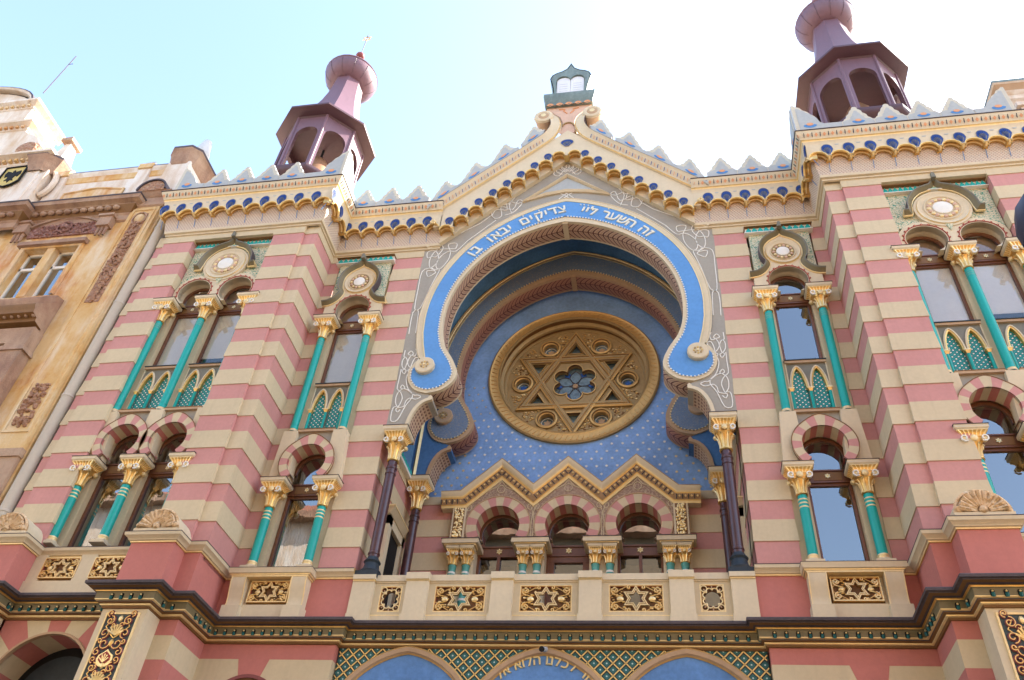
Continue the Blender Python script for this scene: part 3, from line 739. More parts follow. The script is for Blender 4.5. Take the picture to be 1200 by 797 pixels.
for base in (90, 270):                                   # two interlaced triangles
    V = [(C[0] + 1.78 * cos(radians(base + 120 * k)), C[1] + 1.78 * sin(radians(base + 120 * k))) for k in range(3)]
    sh = .004 if base == 270 else 0
    mb.band(V, [(.0, 3.02), (.0, 2.955 - sh), (.045, 2.935 - sh), (.06, 2.955 - sh), (.085, 2.955 - sh), (.10, 2.93 - sh), (.145, 2.93 - sh), (.16, 2.955 - sh), (.19, 2.955 - sh), (.205, 2.975 - sh), (.215, 3.02)],
            ['bronze', 'gold_o', 'bronze_dk', 'bronze', 'gold_o', 'bronze', 'gold_o', 'bronze', 'bronze_dk', 'bronze'], closed=True)
for k in range(6):
    a2 = radians(60 + 60 * k); c = (C[0] + 1.40 * cos(a2), C[1] + 1.40 * sin(a2))
    mb.lathe_y([(.30, 3.02), (.29, 2.96), (.24, 2.95), (.22, 2.98), (.19, 3.0), (.187, 3.05)], c[0], c[1], 24, ['bronze', 'gold_o', 'bronze_dk', 'gold_o', 'bronze_dk'])
    for sg in (-1, 1):                                   # gilded leaf filling
        for i in range(46):
            aa = a2 + sg * radians(random.uniform(12.5, 24)); rr = random.uniform(1.22, 1.74)
            if abs(rr * sin(aa - a2)) < .30 and rr < 1.62 and abs(rr - 1.4) < .22 and abs(aa - a2) < radians(13): continue
            if rr < 1.42 and abs(aa - a2) > radians(17): continue
            mb.ball((rr * cos(aa), 3.005, C[1] + rr * sin(aa)), random.uniform(.012, .03), random.choice(['gold', 'gold_o', 'gold_o', 'gold_bright', 'bronze_dk']), 6, 4, (1.3, .7, .9))
hf = hexafoil(.40, .20); mb.band(hf, [(-.035, 3.02), (-.03, 2.985), (0, 2.985), (.004, 3.06)], ['bronze', 'gold_o', 'bronze_dk'], closed=True)
for k in range(6):
    t3 = tips[k]; mb.band([tuple(p) for p in t3], [(-.03, 3.02), (-.025, 2.99), (0, 3.0), (.003, 3.08)], ['bronze', 'gold_o', 'bronze_dk'], closed=True)
mb.build('star_moulding', rose)
mb = MB(); mb.disc(C[0], C[1], 1.86, 3.20, 3.24, 'stained', 48); mb.build('pane', rose)
mb = MB()                                                # leaded petals of the centre
for k in range(6):
    a = radians(60 * k + 30); P_ = []
    for i in range(10):
        t = i / 9; w = .15 * sin(pi * t) ** .8; P_.append((t, w))
    loop = [(C[0] + (.08 + .44 * t) * cos(a) - w * sin(a), C[1] + (.08 + .44 * t) * sin(a) + w * cos(a)) for t, w in P_] + [(C[0] + (.08 + .44 * t) * cos(a) + w * sin(a), C[1] + (.08 + .44 * t) * sin(a) - w * cos(a)) for t, w in reversed(P_[1:-1])]
    if k: mb = MB()
    mb.prism(loop, 3.185, 3.2, 'stained'); mb.tube([(x, 3.18, z) for x, z in loop], .012, 4, 'lead', True)
    a = radians(60 * k); mb.prism([(C[0] + r_ * cos(a + d_), C[1] + r_ * sin(a + d_)) for r_, d_ in ((.18, 0), (.42, .28), (.54, 0), (.42, -.28))], 3.186, 3.2, 'stained_blue')
    a2 = radians(60 + 60 * k); c = (C[0] + 1.40 * cos(a2), C[1] + 1.40 * sin(a2))
    mb.prism(star6(c[0], c[1], .115, .065), 3.17, 3.19, 'stained_blue' if k in (2, 5) else 'tan'); mb.tube([(c[0] + .16 * cos(t), 3.17, c[1] + .16 * sin(t)) for t in [pi * i / 8 for i in range(16)]], .012, 4, 'white', True)
    mb.build('leaded_petal', rose)
mb = MB(); mb.disc(C[0], C[1], .07, 3.16, 3.19, 'tan', 12); mb.build('hub', rose)

# ------------------------------------------------------------------ arcade of three arches in the niche
AX = (-1.59, 0.0, 1.59)
mb = MB()
ring = []
def hs(cx, r, zc=9.55, zb=9.16, n=20):
    """horseshoe opening from foot to foot"""
    a = math.degrees(math.asin((zc - zb) / r)) if r > zc - zb else 60
    return [(cx + r * cos(radians(t)), zc + r * sin(radians(t))) for t in [180 + a - (180 + 2 * a) * i / n for i in range(n + 1)]]
low = [(-2.70, 9.16)]
for cx in AX: low += hs(cx, .505)
low += [(2.70, 9.16)]
zig = [(2.70, 10.05), (2.45, 10.10), (1.59, 10.84), (.795, 10.10), (0, 10.84), (-.795, 10.10), (-1.59, 10.84), (-2.45, 10.10), (-2.70, 10.05)]
mb.fill([low + zig], 2.47, 2.62, 'arabesque'); arc_ = mb.build('arcade', SYN)
def voussoirs(mb, cx, zc, ri, ro, y0, y1, n, a0, a1, mats=('pink', 'cream'), inner=('rose', 'cream'), point=0.0):
    """banded arch: wedge faces and banded intrados"""
    for k in range(n):
        t0 = a0 + (a1 - a0) * k / n; t1 = a0 + (a1 - a0) * (k + 1) / n; pts_o = []; pts_i = []
        for i in range(4):
            t = radians(t0 + (t1 - t0) * i / 3)
            pk = point * max(0, 1 - abs(t - pi / 2) / .55)
            pts_o.append((cx + (ro + pk) * cos(t), zc + (ro + pk) * sin(t))); pts_i.append((cx + ri * cos(t), zc + ri * sin(t)))
        m_ = mats[k % 2]; mb.prism(pts_o + pts_i[::-1], y0, y0 + .05, m_)
        v = [(x, y, z) for x, z in pts_i for y in (y0, y1)]
        mb.add(v, [(2 * i, 2 * i + 1, 2 * i + 3, 2 * i + 2) for i in range(3)], inner[k % 2])
for cx in AX:
    mb = MB(); voussoirs(mb, cx, 9.55, .50, .755, 2.45, 2.86, 15, -31, 211); 
    mb.band(hs(cx, .76), [(.0, 2.47), (.0, 2.435), (-.022, 2.435), (-.022, 2.46)], 'tan'); mb.build('banded_arch', arc_)
mb = MB()                                                # gilded zigzag cornice
zz = [(-2.98, 10.20), (-2.45, 10.21), (-1.59, 11.02), (-.795, 10.28), (0, 11.02), (.795, 10.28), (1.59, 11.02), (2.45, 10.21), (2.98, 10.20)]
mb.band(zz, [(-.20, 2.66), (-.20, 2.44), (-.15, 2.42), (-.135, 2.40), (.0, 2.36), (.02, 2.34), (.05, 2.32), (.08, 2.30), (.15, 2.26), (.17, 2.26), (.175, 2.27), (.175, 2.66)],
        ['stone', 'gold_pale', 'gold', 'cove', 'gold', 'gold_pale', 'stone', 'stone', 'bronze', 'lead', 'lead'], caps=True)
for i in range(len(zz) - 1):
    a, b_ = Vector(zz[i]), Vector(zz[i + 1]); L = (b_ - a).length; n_ = Vector((-(b_ - a).y, (b_ - a).x)) / L
    k = max(1, round(L / .135))
    for j in range(k):
        q = a + (b_ - a) * ((j + .5) / k) - n_ * .06; mb.ball((q.x, 2.365, q.y), .028, 'gold_bright', 6, 4)
        q2 = a + (b_ - a) * (j / k) - n_ * .07; mb.tube([(q2.x - n_.x * .05, 2.385, q2.y - n_.y * .05), (q2.x + n_.x * .06, 2.36, q2.y + n_.y * .06)], .014, 4, 'slate')
mb.build('zigzag_cornice', arc_)
for s in (1, -1):
    mb = MB(s); mb.box(2.36, 2.68, 2.44, 2.55, 9.18, 10.04, 'stone'); mb.box(2.40, 2.64, 2.43, 2.45, 9.22, 10.0, 'bronze_dk')
    for i in range(150):
        mb.ball((random.uniform(2.42, 2.62), 2.425, random.uniform(9.24, 9.98)), random.uniform(.014, .03), random.choice(['gold', 'gold_bright', 'gold_pale']), 5, 4)
    mb.build('gilded_panel', arc_)
mb = MB()                                                # knot lines of the spandrels
for cx in (-1.59, 0, 1.59):
    for sg in (1, -1):
        mb.tube([(cx + sg * x, 2.462, z) for x, z in [(0, 10.72), (.12, 10.55), (.34, 10.45), (.5, 10.28), (.66, 10.16), (.74, 10.02), (.79, 9.85), (.765, 9.6), (.775, 9.2)]], .011, 4, 'cream')
        mb.tube([(cx + sg * (.0 + .09 * cos(t)), 2.462, 10.50 + .10 * sin(t)) for t in [pi * i / 6 - pi / 2 for i in range(7)]], .010, 4, 'cream')
        mb.tube([(cx + sg * (.72 + .06 * cos(t)), 2.462, 10.02 + .08 * sin(t)) for t in [2 * pi * i / 10 for i in range(10)]], .010, 4, 'cream', True)
mb.build('spandrel_knots', arc_)
for cx in (-2.385, -.795, .795, 2.385):                  # paired colonnettes under one impost each
    p = MB(); p.box(cx - .30, cx + .30, 2.58, 2.95, 6.2, 9.0, 'stone'); p.box(cx - .42, cx + .42, 2.30, 2.95, 9.035, 9.14, 'stone')
    p.box(cx - .435, cx + .435, 2.285, 2.60, 9.14, 9.155, 'lead'); p.box(cx - .36, cx + .36, 2.34, 2.6, 8.99, 9.035, 'gold_pale'); im = p.build('impost', arc_)
    for d in (-.155, .155):
        column(cx + d, 2.50, 6.30, 8.56, 9.0, .085, .33, 'spiral', 1, arc_, wy=.16)
def star_badge(mb, cx, cz, R, y, mat='gold_bright'):
    for base in (90, 270):
        V = [(cx + R * cos(radians(base + 120 * k)), cz + R * sin(radians(base + 120 * k))) for k in range(3)]
        mb.band(V, [(0, y + .02), (0, y - .006), (R * .16, y - .006), (R * .16, y + .02)], mat, closed=True)
for k, cx in enumerate(AX):                              # the three dark wooden doors with fanlights
    mb = MB(); y = 2.90
    mb.box(cx - .54, cx + .54, y, y + .12, 8.98, 9.23, 'wood'); mb.box(cx - .54, cx - .44, y - .02, y + .12, 6.2, 8.98, 'wood'); mb.box(cx + .44, cx + .54, y - .02, y + .12, 6.2, 8.98, 'wood')
    mb.box(cx - .54, cx + .54, y - .03, y, 9.20, 9.235, 'wood'); mb.box(cx - .54, cx + .54, y - .03, y, 8.97, 9.0, 'wood')
    if k != 1: mb.box(cx - .035, cx + .035, y - .03, y + .1, 6.2, 8.98, 'wood')
    else: mb.box(cx - .44, cx - .32, y, y + .1, 6.2, 8.98, 'wood'); mb.box(cx + .32, cx + .44, y, y + .1, 6.2, 8.98, 'wood'); mb.box(cx - .435, cx + .435, y - .004, y + .09, 8.83, 8.97, 'wood')
    mb.band(hs(cx, .50, 9.55, 9.2), [(.02, y), (-.05, y), (-.05, y + .05)], 'wood')
    d = mb.build('balcony_door', SYN)
    mb = MB(); star_badge(mb, cx, 9.11, .075, y - .02); mb.disc(cx, 9.11, .02, y - .02, y, 'gold', 8); mb.build('star_badge', d)
    mb = MB(); mb.box(cx - .45, cx + .45, y + .055, y + .065, 6.2, 8.97, 'glass'); mb.prism(hs(cx, .50, 9.55, 9.2), y + .055, y + .065, 'glass'); mb.build('pane', d)
    mb = MB(); mb.box(cx - .8, cx + .8, y + .6, y + .65, 6.2, 10.2, 'dark'); 
    if k != 1: mb.box(cx - .44, cx + .40, y + .30, y + .33, 6.2, 8.9, 'curtain')
    mb.build('door_interior', d)
for s in (1, -1):                                        # large dark columns of the two arches
    column(3.44, .06, 7.14, 9.70, 10.50, .105, .54, 'maroon', s, wy=.27)
    column(3.44, 2.02, 7.14, 9.70, 10.50, .105, .54, 'maroon', s, wy=.27)
    mb = MB(s)                                           # side door of the niche
    mb.box(3.62, 3.735, 1.00, 1.20, 6.2, 9.0, 'stone'); mb.box(3.62, 3.735, 1.98, 2.14, 6.2, 9.0, 'stone'); mb.box(3.62, 3.735, 1.0, 2.14, 8.8, 9.0, 'stone')
    mb.frustum((3.60, 3.735, .92, 2.2, 9.0), (3.50, 3.735, .84, 2.24, 9.12), 'stone'); mb.box(3.49, 3.735, .82, 2.25, 9.12, 9.16, 'gold_pale')
    mb.box(3.70, 3.735, 1.2, 1.98, 6.2, 8.8, 'dark'); mb.build('side_door_surround', SYN)
mb = MB(); mb.box(-3.72, 3.72, .1, 3.0, 6.0, 6.2, 'paving'); mb.build('balcony_floor', SYN)

# ------------------------------------------------------------------ balustrade
def grille(mb, cx, x0, x1, z0, z1, y, star=True, dense=True):
    """pierced gilded panel"""
    w = x1 - x0; h = z1 - z0; cx = (x0 + x1) / 2; cz = (z0 + z1) / 2
    mb.band([(x0, z0), (x0, z1), (x1, z1), (x1, z0)], [(0, y + .06), (0, y - .012), (-.018, y - .012), (-.018, y + .0), (-.03, y + .0), (-.03, y + .06)], ['gold', 'gold_pale', 'gold', 'gold_o', 'red'], closed=True)
    R = h * .49
    mb.fill([[(x0 + .02, z0 + .02), (x1 - .02, z0 + .02), (x1 - .02, z1 - .02), (x0 + .02, z1 - .02)], star6(cx, cz, h * .49 * .74) if star else [(cx + h * .26 * cos(2 * pi * q / 16), cz + h * .28 * sin(2 * pi * q / 16)) for q in range(16)]], y + .045, y + .06, 'redbrown')
    if star:
        for r_, t_, m_ in ((R, .018, 'gold_pale'), (R * .74, .013, 'gold_pale')):
            P_ = star6(cx, cz, r_); mb.band(P_, [(0, y + .05), (0, y - .006), (t_, y - .006), (t_, y + .05)], [m_, m_, 'gold'], closed=True)
        P1 = star6(cx, cz, R * .98); P2 = star6(cx, cz, R * .76); mb.fill([P1, P2], y + .006, y + .05, 'tan')
        q0 = R * 1.0
        for sg in (-1, 1):
            xa = cx + sg * R * .95; xb = (x1 - .03) if sg > 0 else (x0 + .03); xm = (xa * .4 + xb * .6)
            bw = abs(xb - xa)
            mb.ball((cx + sg * (R * .85 + bw * .32), y + .02, cz), h * .11, 'gold_bright', 8, 6, (1.15, .5, .85))
            for vs in (-1, 1):
                def spiral(ox, oz, r0, turns, dr, st):
                    pts = []
                    for i in range(14):
                        t = st + dr * turns * 2 * pi * i / 13; rr = r0 * (1 - .75 * i / 13); pts.append((ox + rr * cos(t), y + .012, oz + rr * sin(t)))
                    mb.tube(pts, h * .036, 4, 'gold'); mb.tube([(a, b - .018, c) for a, b, c in pts], h * .014, 4, 'gold_bright')
                spiral(xm, cz + vs * h * .28, h * .15, 1.2, sg * vs, pi / 2 * -vs); spiral(xb - sg * h * .13, cz + vs * h * .36, h * .10, 1.0, -sg * vs, 0 if sg > 0 else pi)
                spiral(cx + sg * R * .50, cz + vs * h * .41, h * .07, 1.0, -sg * vs, pi / 2 * vs); mb.tube([(xa, y + .015, cz + vs * h * .08), (xm, y + .01, cz + vs * h * .14), (xb, y + .015, cz + vs * h * .30)], h * .022, 4, 'gold')
                mb.tube([(xb, y + .015, cz + vs * h * .1), (xb - sg * h * .12, y + .01, cz + vs * h * .2), (cx + sg * R * .7, y + .012, cz + vs * h * .44)], h * .022, 4, 'gold_o')
        for i in range(46):
            sg = random.choice((-1, 1)); gx = cx + sg * random.uniform(R * .55, w / 2 - .04); gz = cz + random.uniform(-.46, .46) * h
            if math.hypot(gx - cx, gz - cz) < R * .82: continue
            mb.ball((gx, y + .02, gz), random.uniform(.012, .026), random.choice(['gold', 'gold_o', 'gold_bright']), 5, 4, (1.4, .8, .8))
    else:
        n = 8; RR = h * .25
        for k in range(n):
            a = 2 * pi * k / n + pi / n; c = (cx + RR * .95 * cos(a), cz + RR * 1.1 * sin(a))
            mb.tube([(c[0] + RR * .40 * cos(t), y, c[1] + RR * .40 * sin(t)) for t in [a - 1.7 + 3.4 * i / 8 for i in range(9)]], h * .026, 5, 'gold_pale')
            b_ = 2 * pi * k / n; mb.tube([(cx + RR * 1.05 * cos(b_), y + .01, cz + RR * 1.15 * sin(b_)), (cx + min(w * .48, RR * 1.6) * cos(b_), y + .01, cz + h * .47 * sin(b_))], h * .03, 4, 'tan')
        for sx_ in (-1, 1):
            for sz_ in (-1, 1):
                c = (cx + sx_ * w * .33, cz + sz_ * h * .34)
                mb.tube([(c[0] + .055 * cos(t), y, c[1] + .055 * sin(t)) for t in [2 * pi * i / 10 for i in range(10)]], .012, 4, 'gold_pale', True)
                mb.tube([(c[0] + sx_ * .04, y, c[1] + sz_ * .04), (x1 - .02 if sx_ > 0 else x0 + .02, y, z1 - .02 if sz_ > 0 else z0 + .02)], .012, 4, 'gold_pale')
BG = [(-3.12, -2.70, False), (-2.07, -1.11, True), (-.48, .47, True), (1.12, 2.08, True), (2.70, 3.12, False)]
mb = MB(); zl, zh = 6.34, 6.85
loops = [[(-3.6, 6.04), (3.6, 6.04), (3.6, 6.93), (-3.6, 6.93)]]
for a, b_, st in BG: loops.append([(a, zl), (b_, zl), (b_, zh), (a, zh)])
mb.fill(loops, -.05, .06, 'cream')
mb.box(-3.6, 3.6, -.085, .08, 6.93, 7.05, 'stone'); mb.box(-3.6, 3.6, -.065, -.04, 6.90, 6.93, 'stone'); mb.box(-3.6, 3.6, -.075, .07, 6.04, 6.26, 'stone')
mb.band([(-3.6, 6.265), (3.6, 6.265)], [(0, -.05), (.012, -.078), (-.01, -.078)], 'gold_pale')
bal = mb.build('balustrade', SYN)
for a, b_, st in BG:
    mb = MB(); grille(mb, 0, a, b_, zl, zh, -.04, st); g = mb.build('grille', bal)
for x0, x1 in ((-2.61, -2.19), (-1.0, -.60), (.60, 1.0), (2.19, 2.61)):
    mb = MB(); mb.box(x0, x1, -.15, .1, 6.04, 6.92, 'stone'); mb.box(x0 - .015, x1 + .015, -.185, .12, 6.93, 7.06, 'stone'); mb.frustum((x0, x1, -.155, .1, 6.90), (x0 - .012, x1 + .012, -.18, .1, 6.93), 'gold_pale')
    mb.box(x0 - .02, x1 + .02, -.19, .12, 6.04, 6.25, 'stone'); mb.build('post', bal)
for s in (1, -1):
    mb = MB(s); mb.box(3.24, 3.66, -.15, .1, 6.04, 6.90, 'stone'); mb.box(3.22, 3.66, -.19, .14, 6.93, 7.02, 'stone'); mb.box(3.23, 3.66, -.165, .1, 6.90, 6.93, 'gold_pale'); mb.box(3.22, 3.66, -.18, .1, 6.04, 6.26, 'stone'); mb.build('post', bal)
# ------------------------------------------------------------------ window bays
def gothic(mb, x0, x1, z0, z1, y):
    """blind panel of two pointed arches over a dotted teal lattice"""
    w = (x1 - x0) / 2; zs = z0 + (z1 - z0) * .50; zt = z1 - .10
    outer = [(x0, z0), (x1, z0), (x1, z1), (x0, z1)]
    loops = [outer]
    def lancet(cx, hw, zb, zs_, za, n=7):
        L = [(cx - hw, zb), (cx - hw, zs_)] + [(cx - hw * cos(pi / 2 * i / n) ** 1.25, zs_ + (za - zs_) * sin(pi / 2 * i / n) ** 1.1) for i in range(1, n)] + [(cx, za)]
        return L + [(2 * cx - x, z) for x, z in L[-2::-1]]
    for k in (0, 1):
        c = x0 + w * (k + .5); loops.append(lancet(c, w * .40, z0 + .012, zs, zt))
    mb.fill(loops, y - .012, y + .06, 'hood')
    for k in (0, 1):
        c = x0 + w * (k + .5); L = lancet(c, w * .40, zs, zs + .01, zt)[1:-1]
        mb.band(L, [(.035, y - .015), (.03, y - .04), (.0, y - .045), (-.005, y - .03), (-.03, y - .02), (-.035, y + .05)], ['stone', 'stone', 'gold_pale', 'gold', 'gold'])
    mb.box(x0, x1, y + .05, y + .07, z0, z1 - .05, 'dotted')
    for c, m_ in ((x0 + .025, 1), ((x0 + x1) / 2, 1), (x1 - .025, 1)):
        mb.lathe([(.034, z0 + .03), (.034, zs - .09)], c, y - .01, 8, 'teal'); mb.lathe([(.04, z0), (.045, z0 + .02), (.034, z0 + .03)], c, y - .01, 8, 'teal_pale')
        mb.frustum((c - .028, c + .028, y - .035, y + .03, zs - .085), (c - .05, c + .05, y - .055, y + .03, zs - .02), 'gold'); mb.box(c - .062, c + .062, y - .06, y + .03, zs - .02, zs + .005, 'gold_pale')
    mb.box(x0 - .02, x0 + .004, y - .03, y + .05, z0, z1, 'stone'); mb.box(x1 - .004, x1 + .02, y - .03, y + .05, z0, z1, 'stone')

def sash(cx, hw, zb, zt, zr, zc, rr, y, s, fill_, star_z, name='window'):
    """brown wooden window: lower light, star transom and round fanlight"""
    mb = MB(s); f = .045
    mb.box(cx - hw - f, cx - hw + .012, y - .02, y + .08, zb, zt, 'wood'); mb.box(cx + hw - .012, cx + hw + f, y - .02, y + .08, zb, zt, 'wood')
    mb.box(cx - hw, cx + hw, y - .01, y + .06, zb, zb + .04, 'wood'); mb.box(cx - hw, cx + hw, y - .01, y + .06, zt - .05, zt, 'wood')
    mb.box(cx - hw - f, cx + hw + f, y - .05, y + .1, zt, zt + .025, 'wood'); mb.box(cx - hw - f, cx + hw + f, y - .035, y + .1, zt + .025, zr - .03, 'wood'); mb.box(cx - hw - f, cx + hw + f, y - .06, y + .1, zr - .03, zr, 'wood')
    mb.box(cx - hw * .72, cx + hw * .72, y - .045, y - .03, zt + .05, zr - .055, 'bronze_dk')
    ra = arc(cx, zc, rr, 190 if zc > zr else 180, -10 if zc > zr else 0, 22)
    mb.band(ra, [(.03, y - .0), (-.045, y - .01), (-.05, y + .05)], 'wood')
    w = mb.build(name, SYN)
    mb = MB(s); star_badge(mb, cx, (zt + zr) / 2, .055, y - .055, 'gold_bright'); mb.disc(cx, (zt + zr) / 2, .02, y - .055, y - .04, 'gold', 8); mb.build('star_badge', w)
    mb = MB(s); g_ = 'glass_clear' if fill_ and fill_[0] == 'blind' else 'glass'; mb.box(cx - hw, cx + hw, y + .03, y + .036, zb, zt, g_); mb.prism([(cx - rr, zr)] + arc(cx, max(zc, zr), rr - .02, 180, 0, 16) + [(cx + rr, zr)], y + .03, y + .036, g_); mb.build('pane', w)
    mb = MB(s); mb.box(cx - hw - .15, cx + hw + .15, y + .55, y + .6, zb - .1, zr + 1.0, 'dark'); mb.box(cx - hw - .16, cx - hw - .10, y + .1, y + .6, zb - .1, zr + 1.0, 'dark'); mb.box(cx + hw + .10, cx + hw + .16, y + .1, y + .6, zb - .1, zr + 1.0, 'dark'); mb.build('window_interior', w)
    if fill_:
        mb = MB(s)
        if fill_[0] == 'blind': mb.box(cx - hw, cx + hw, y + .045, y + .055, zb + fill_[1], zt, 'blind'); mb.box(cx - rr, cx + rr, y + .12, y + .13, zr, zc + rr, 'tan')
        else:
            n = 40; v = []; 
            for i in range(n + 1):
                x = cx - hw + 2 * hw * i / n; yy = y + .16 + .02 * sin(i * 1.9) + .012 * sin(i * .7)
                v += [(x, yy, zb), (x, yy, zt)]
            mb.add(v, [(2 * i, 2 * i + 2, 2 * i + 3, 2 * i + 1) for i in range(n)], 'curtain')
        mb.build(fill_[0], w)
    return w

def bay(cx, Y0, bays, cols, s, fills_u, fills_l, wide):
    g = .08 if wide else 0.0
    zA, zN = 13.90 + g * .8, 13.25 + g * .8; zS = 10.50 + g; zsill = 11.90 + g * .6
    zB, zM = 9.17 + g, 8.53 + g; zL = 7.08 + g * 1.6
    y = lambda d: Y0 + d
    xL = cx + cols[0]; xR = cx + cols[-1]; hw = .365; ho = .41
    outw = 1.145 if wide else .755
    # piers behind the columns
    for c in cols:
        mb = MB(s); a, b_ = cx + c - .155, cx + c + .155
        if c == cols[0]: a = cx - outw
        if c == cols[-1]: b_ = cx + outw
        mb.box(a, b_, y(.03), y(.5), 6.9, zA, 'cream'); mb.build('window_jamb', SYN)
    # recessed lower block with pedestals and horseshoe arches
    for c in cols:
        mb = MB(s); mb.frustum((cx + c - .24, cx + c + .20 if c < 0 else cx + c + .24, y(-.13), y(.05), zB), (cx + c - .155, cx + c + .155, y(-.215), y(.05), zS - .07), 'stone'); mb.build('pedestal', SYN)
    zc = 9.62 + g; rI, rO = .425, .605
    for b_ in bays:
        c = cx + b_; mb = MB(s)
        ybk = y(.16)
        voussoirs(mb, c, zc, rI, rO, y(-.245), ybk, 15, -47, 227, point=.09)
        mb.band([(c + (rO + .012 + (.09 * max(0, 1 - abs(t - pi / 2) / .55))) * cos(t), zc + (rO + .012 + (.09 * max(0, 1 - abs(t - pi / 2) / .55))) * sin(t)) for t in [radians(-47 + 274 * i / 30) for i in range(31)]], [(-.004, y(-.252)), (.014, y(-.252)), (.014, y(-.0))], 'bronze_dk')
        ar = mb.build('banded_arch', SYN)
        # wall between arch and ledge
        mb = MB(s); lp = [(c - .56, zB), (c - .56, zS - .02), (c + .56, zS - .02), (c + .56, zB)]
        lp = [(c + .57, zB), (c + .57, zS - .06), (c - .57, zS - .06), (c - .57, zB), (c - .32, zB)] + [(c + .52 * cos(radians(t)), zc + .52 * sin(radians(t))) for t in range(222, -43, -12)] + [(c + .32, zB)]
        mb.fill([lp], y(-.10), y(.14), 'grey'); mb.box(c - .44, c + .44, y(-.17), y(.1), zS - .06, zS + .0, 'tan'); mb.box(c - .44, c + .44, y(-.18), y(.1), zS - .0, zS + .012, 'bronze_dk'); mb.build('spandrel', ar)
        # gothic blind panel and upper sill
        mb = MB(s); gothic(mb, c - .40, c + .40, zS + .012, zsill - .06, y(.03)); mb.box(c - .42, c + .42, y(-.03), y(.12), zsill - .06, zsill, 'tan'); mb.box(c - .43, c + .43, y(-.05), y(.14), zsill, zsill + .02, 'slate'); mb.build('blind_tracery', SYN)
        i = bays.index(b_)
        sash(c, hw, zL + .02, 8.99 + g, 9.27 + g, 9.60 + g, .42, y(.20), s, fills_l[i], 0)
        sash(c, hw, zsill + .02, 13.73 + g * .6, 14.03 + g * .6, 14.22 + g, .42, y(.16), s, fills_u[i], 0)
    # upper arches
    za = 14.27 + g
    mb = MB(s)
    def archpath(c, r): 
        a = math.degrees(math.asin(min(.95, (za - zA) / r))); return [(c + r * cos(radians(t)), za + r * sin(radians(t))) for t in [180 + a - (180 + 2 * a) * i / 24 for i in range(25)]]
    if not wide:
        H = smooth([(.84, 14.45), (.66, 14.48), (.52, 14.58), (.42, 14.74), (.405, 14.86), (.47, 15.0), (.50, 15.22), (.47, 15.44), (.36, 15.62), (.22, 15.74), (.09, 15.82), (.0, 15.95)], 4)
        top = [(min(x, .755), z) for x, z in H if x < .80]
        lp = [(-.755, zA)] + archpath(0, .43) + [(.755, zA)] + top + mirror(top)[::-1][1:]
        lp = [(cx + x, z) for x, z in lp]
        mb.fill([lp], y(-.12), y(.04), 'stone')
        for b_ in bays: mb.band([(cx + b_ + x, z) for x, z in archpath(0, .43)], [(0, y(-.12)), (.0, y(.18))], 'stone')
        hd = mb.build('arch_head', SYN)
        mb = MB(s); HH = [(cx + x, z) for x, z in mirror(H)] + [(cx + x, z) for x, z in H[::-1][1:]]
        medc, medr = (cx, 15.20), .385
    else:
        lp = [(-1.10, zA)] + archpath(-.56, .42)[:] + archpath(.56, .42) + [(1.10, zA)] 
        r2 = .56
        lp += [(.56 + r2 * cos(radians(t)), za + r2 * sin(radians(t))) for t in range(-14, 100, 8)] + [(.14, 14.82)]
        lp += [(-.14, 14.82)] + [(-.56 + r2 * cos(radians(t)), za + r2 * sin(radians(t))) for t in range(84, 196, 8)]
        lp = [(cx + x, z) for x, z in lp]; mb.fill([lp], y(-.12), y(.04), 'stone'); mb.prism(arc(cx, 15.30, .60, 0, 360, 40)[:-1], y(-.14), y(.03), 'stone')
        for b_ in bays: mb.band([(cx + b_ + x, z) for x, z in archpath(0, .42)], [(0, y(-.12)), (.0, y(.18))], 'stone')
        mb.prism([(cx - .10, 14.80), (cx + .10, 14.80), (cx, 14.55)], y(-.15), y(-.1), 'mosaic')
        hd = mb.build('arch_head', SYN)
        H = [(.84, 15.20), (.71, 15.20)] + smooth([(.69, 15.30), (.66, 15.52), (.56, 15.73), (.40, 15.90), (.22, 15.99), (.08, 16.06), (.0, 16.22)], 4)
        mb = MB(s); HH = [(cx + x, z) for x, z in mirror(H)] + [(cx + x, z) for x, z in H[::-1][1:]]
        medc, medr = (cx, 15.30), .53
    mb.band(HH, [(-.075, y(-.10)), (-.075, y(-.145)), (-.06, y(-.155)), (-.05, y(-.14)), (-.03, y(-.175)), (.02, y(-.22)), (.03, y(-.25)), (.05, y(-.255)), (.055, y(-.24)), (.055, y(-.0))],
            ['gold_pale', 'gold_pale', 'gold', 'olive', 'olive', 'hood', 'hood', 'lead', 'lead'], caps=True)
    mb.prism([(cx - .05, HH[len(HH) // 2][1] - .03), (cx + .05, HH[len(HH) // 2][1] - .03), (cx + .035, HH[len(HH) // 2][1] + .12), (cx, HH[len(HH) // 2][1] + .15), (cx - .035, HH[len(HH) // 2][1] + .12)], y(-.34), y(-.05), 'hood')
    mb.build('ogee_hood', hd)
    mb = MB(s); k_ = medr / .385
    mb.lathe_y([(medr + .02, y(-.12)), (medr, y(-.17)), (medr - .03, y(-.15)), (medr * .78, y(-.14)), (medr * .74, y(-.17)), (medr * .70, y(-.16)), (medr * .68, y(-.13)), (.40 * medr, y(-.13)), (.38 * medr, y(-.17)), (.3 * medr, y(-.18)), (0, y(-.19))], medc[0], medc[1], 32,
               ['gold_pale', 'stone', 'stone', 'stone', 'stone', 'stone', 'bronze', 'white', 'white', 'white'])
    nb = 14 if not wide else 20
    for k in range(nb):
        a = 2 * pi * k / nb; r_ = medr * .54
        mb.ball((medc[0] + r_ * cos(a), y(-.155), medc[1] + r_ * sin(a)), medr * .095, 'orange_lt' if k % 2 else 'gold_pale', 7, 5, (1, .6, 1))
    mb.build('medallion', hd)
    mb = MB(s)                                           # cusped rim of each arch
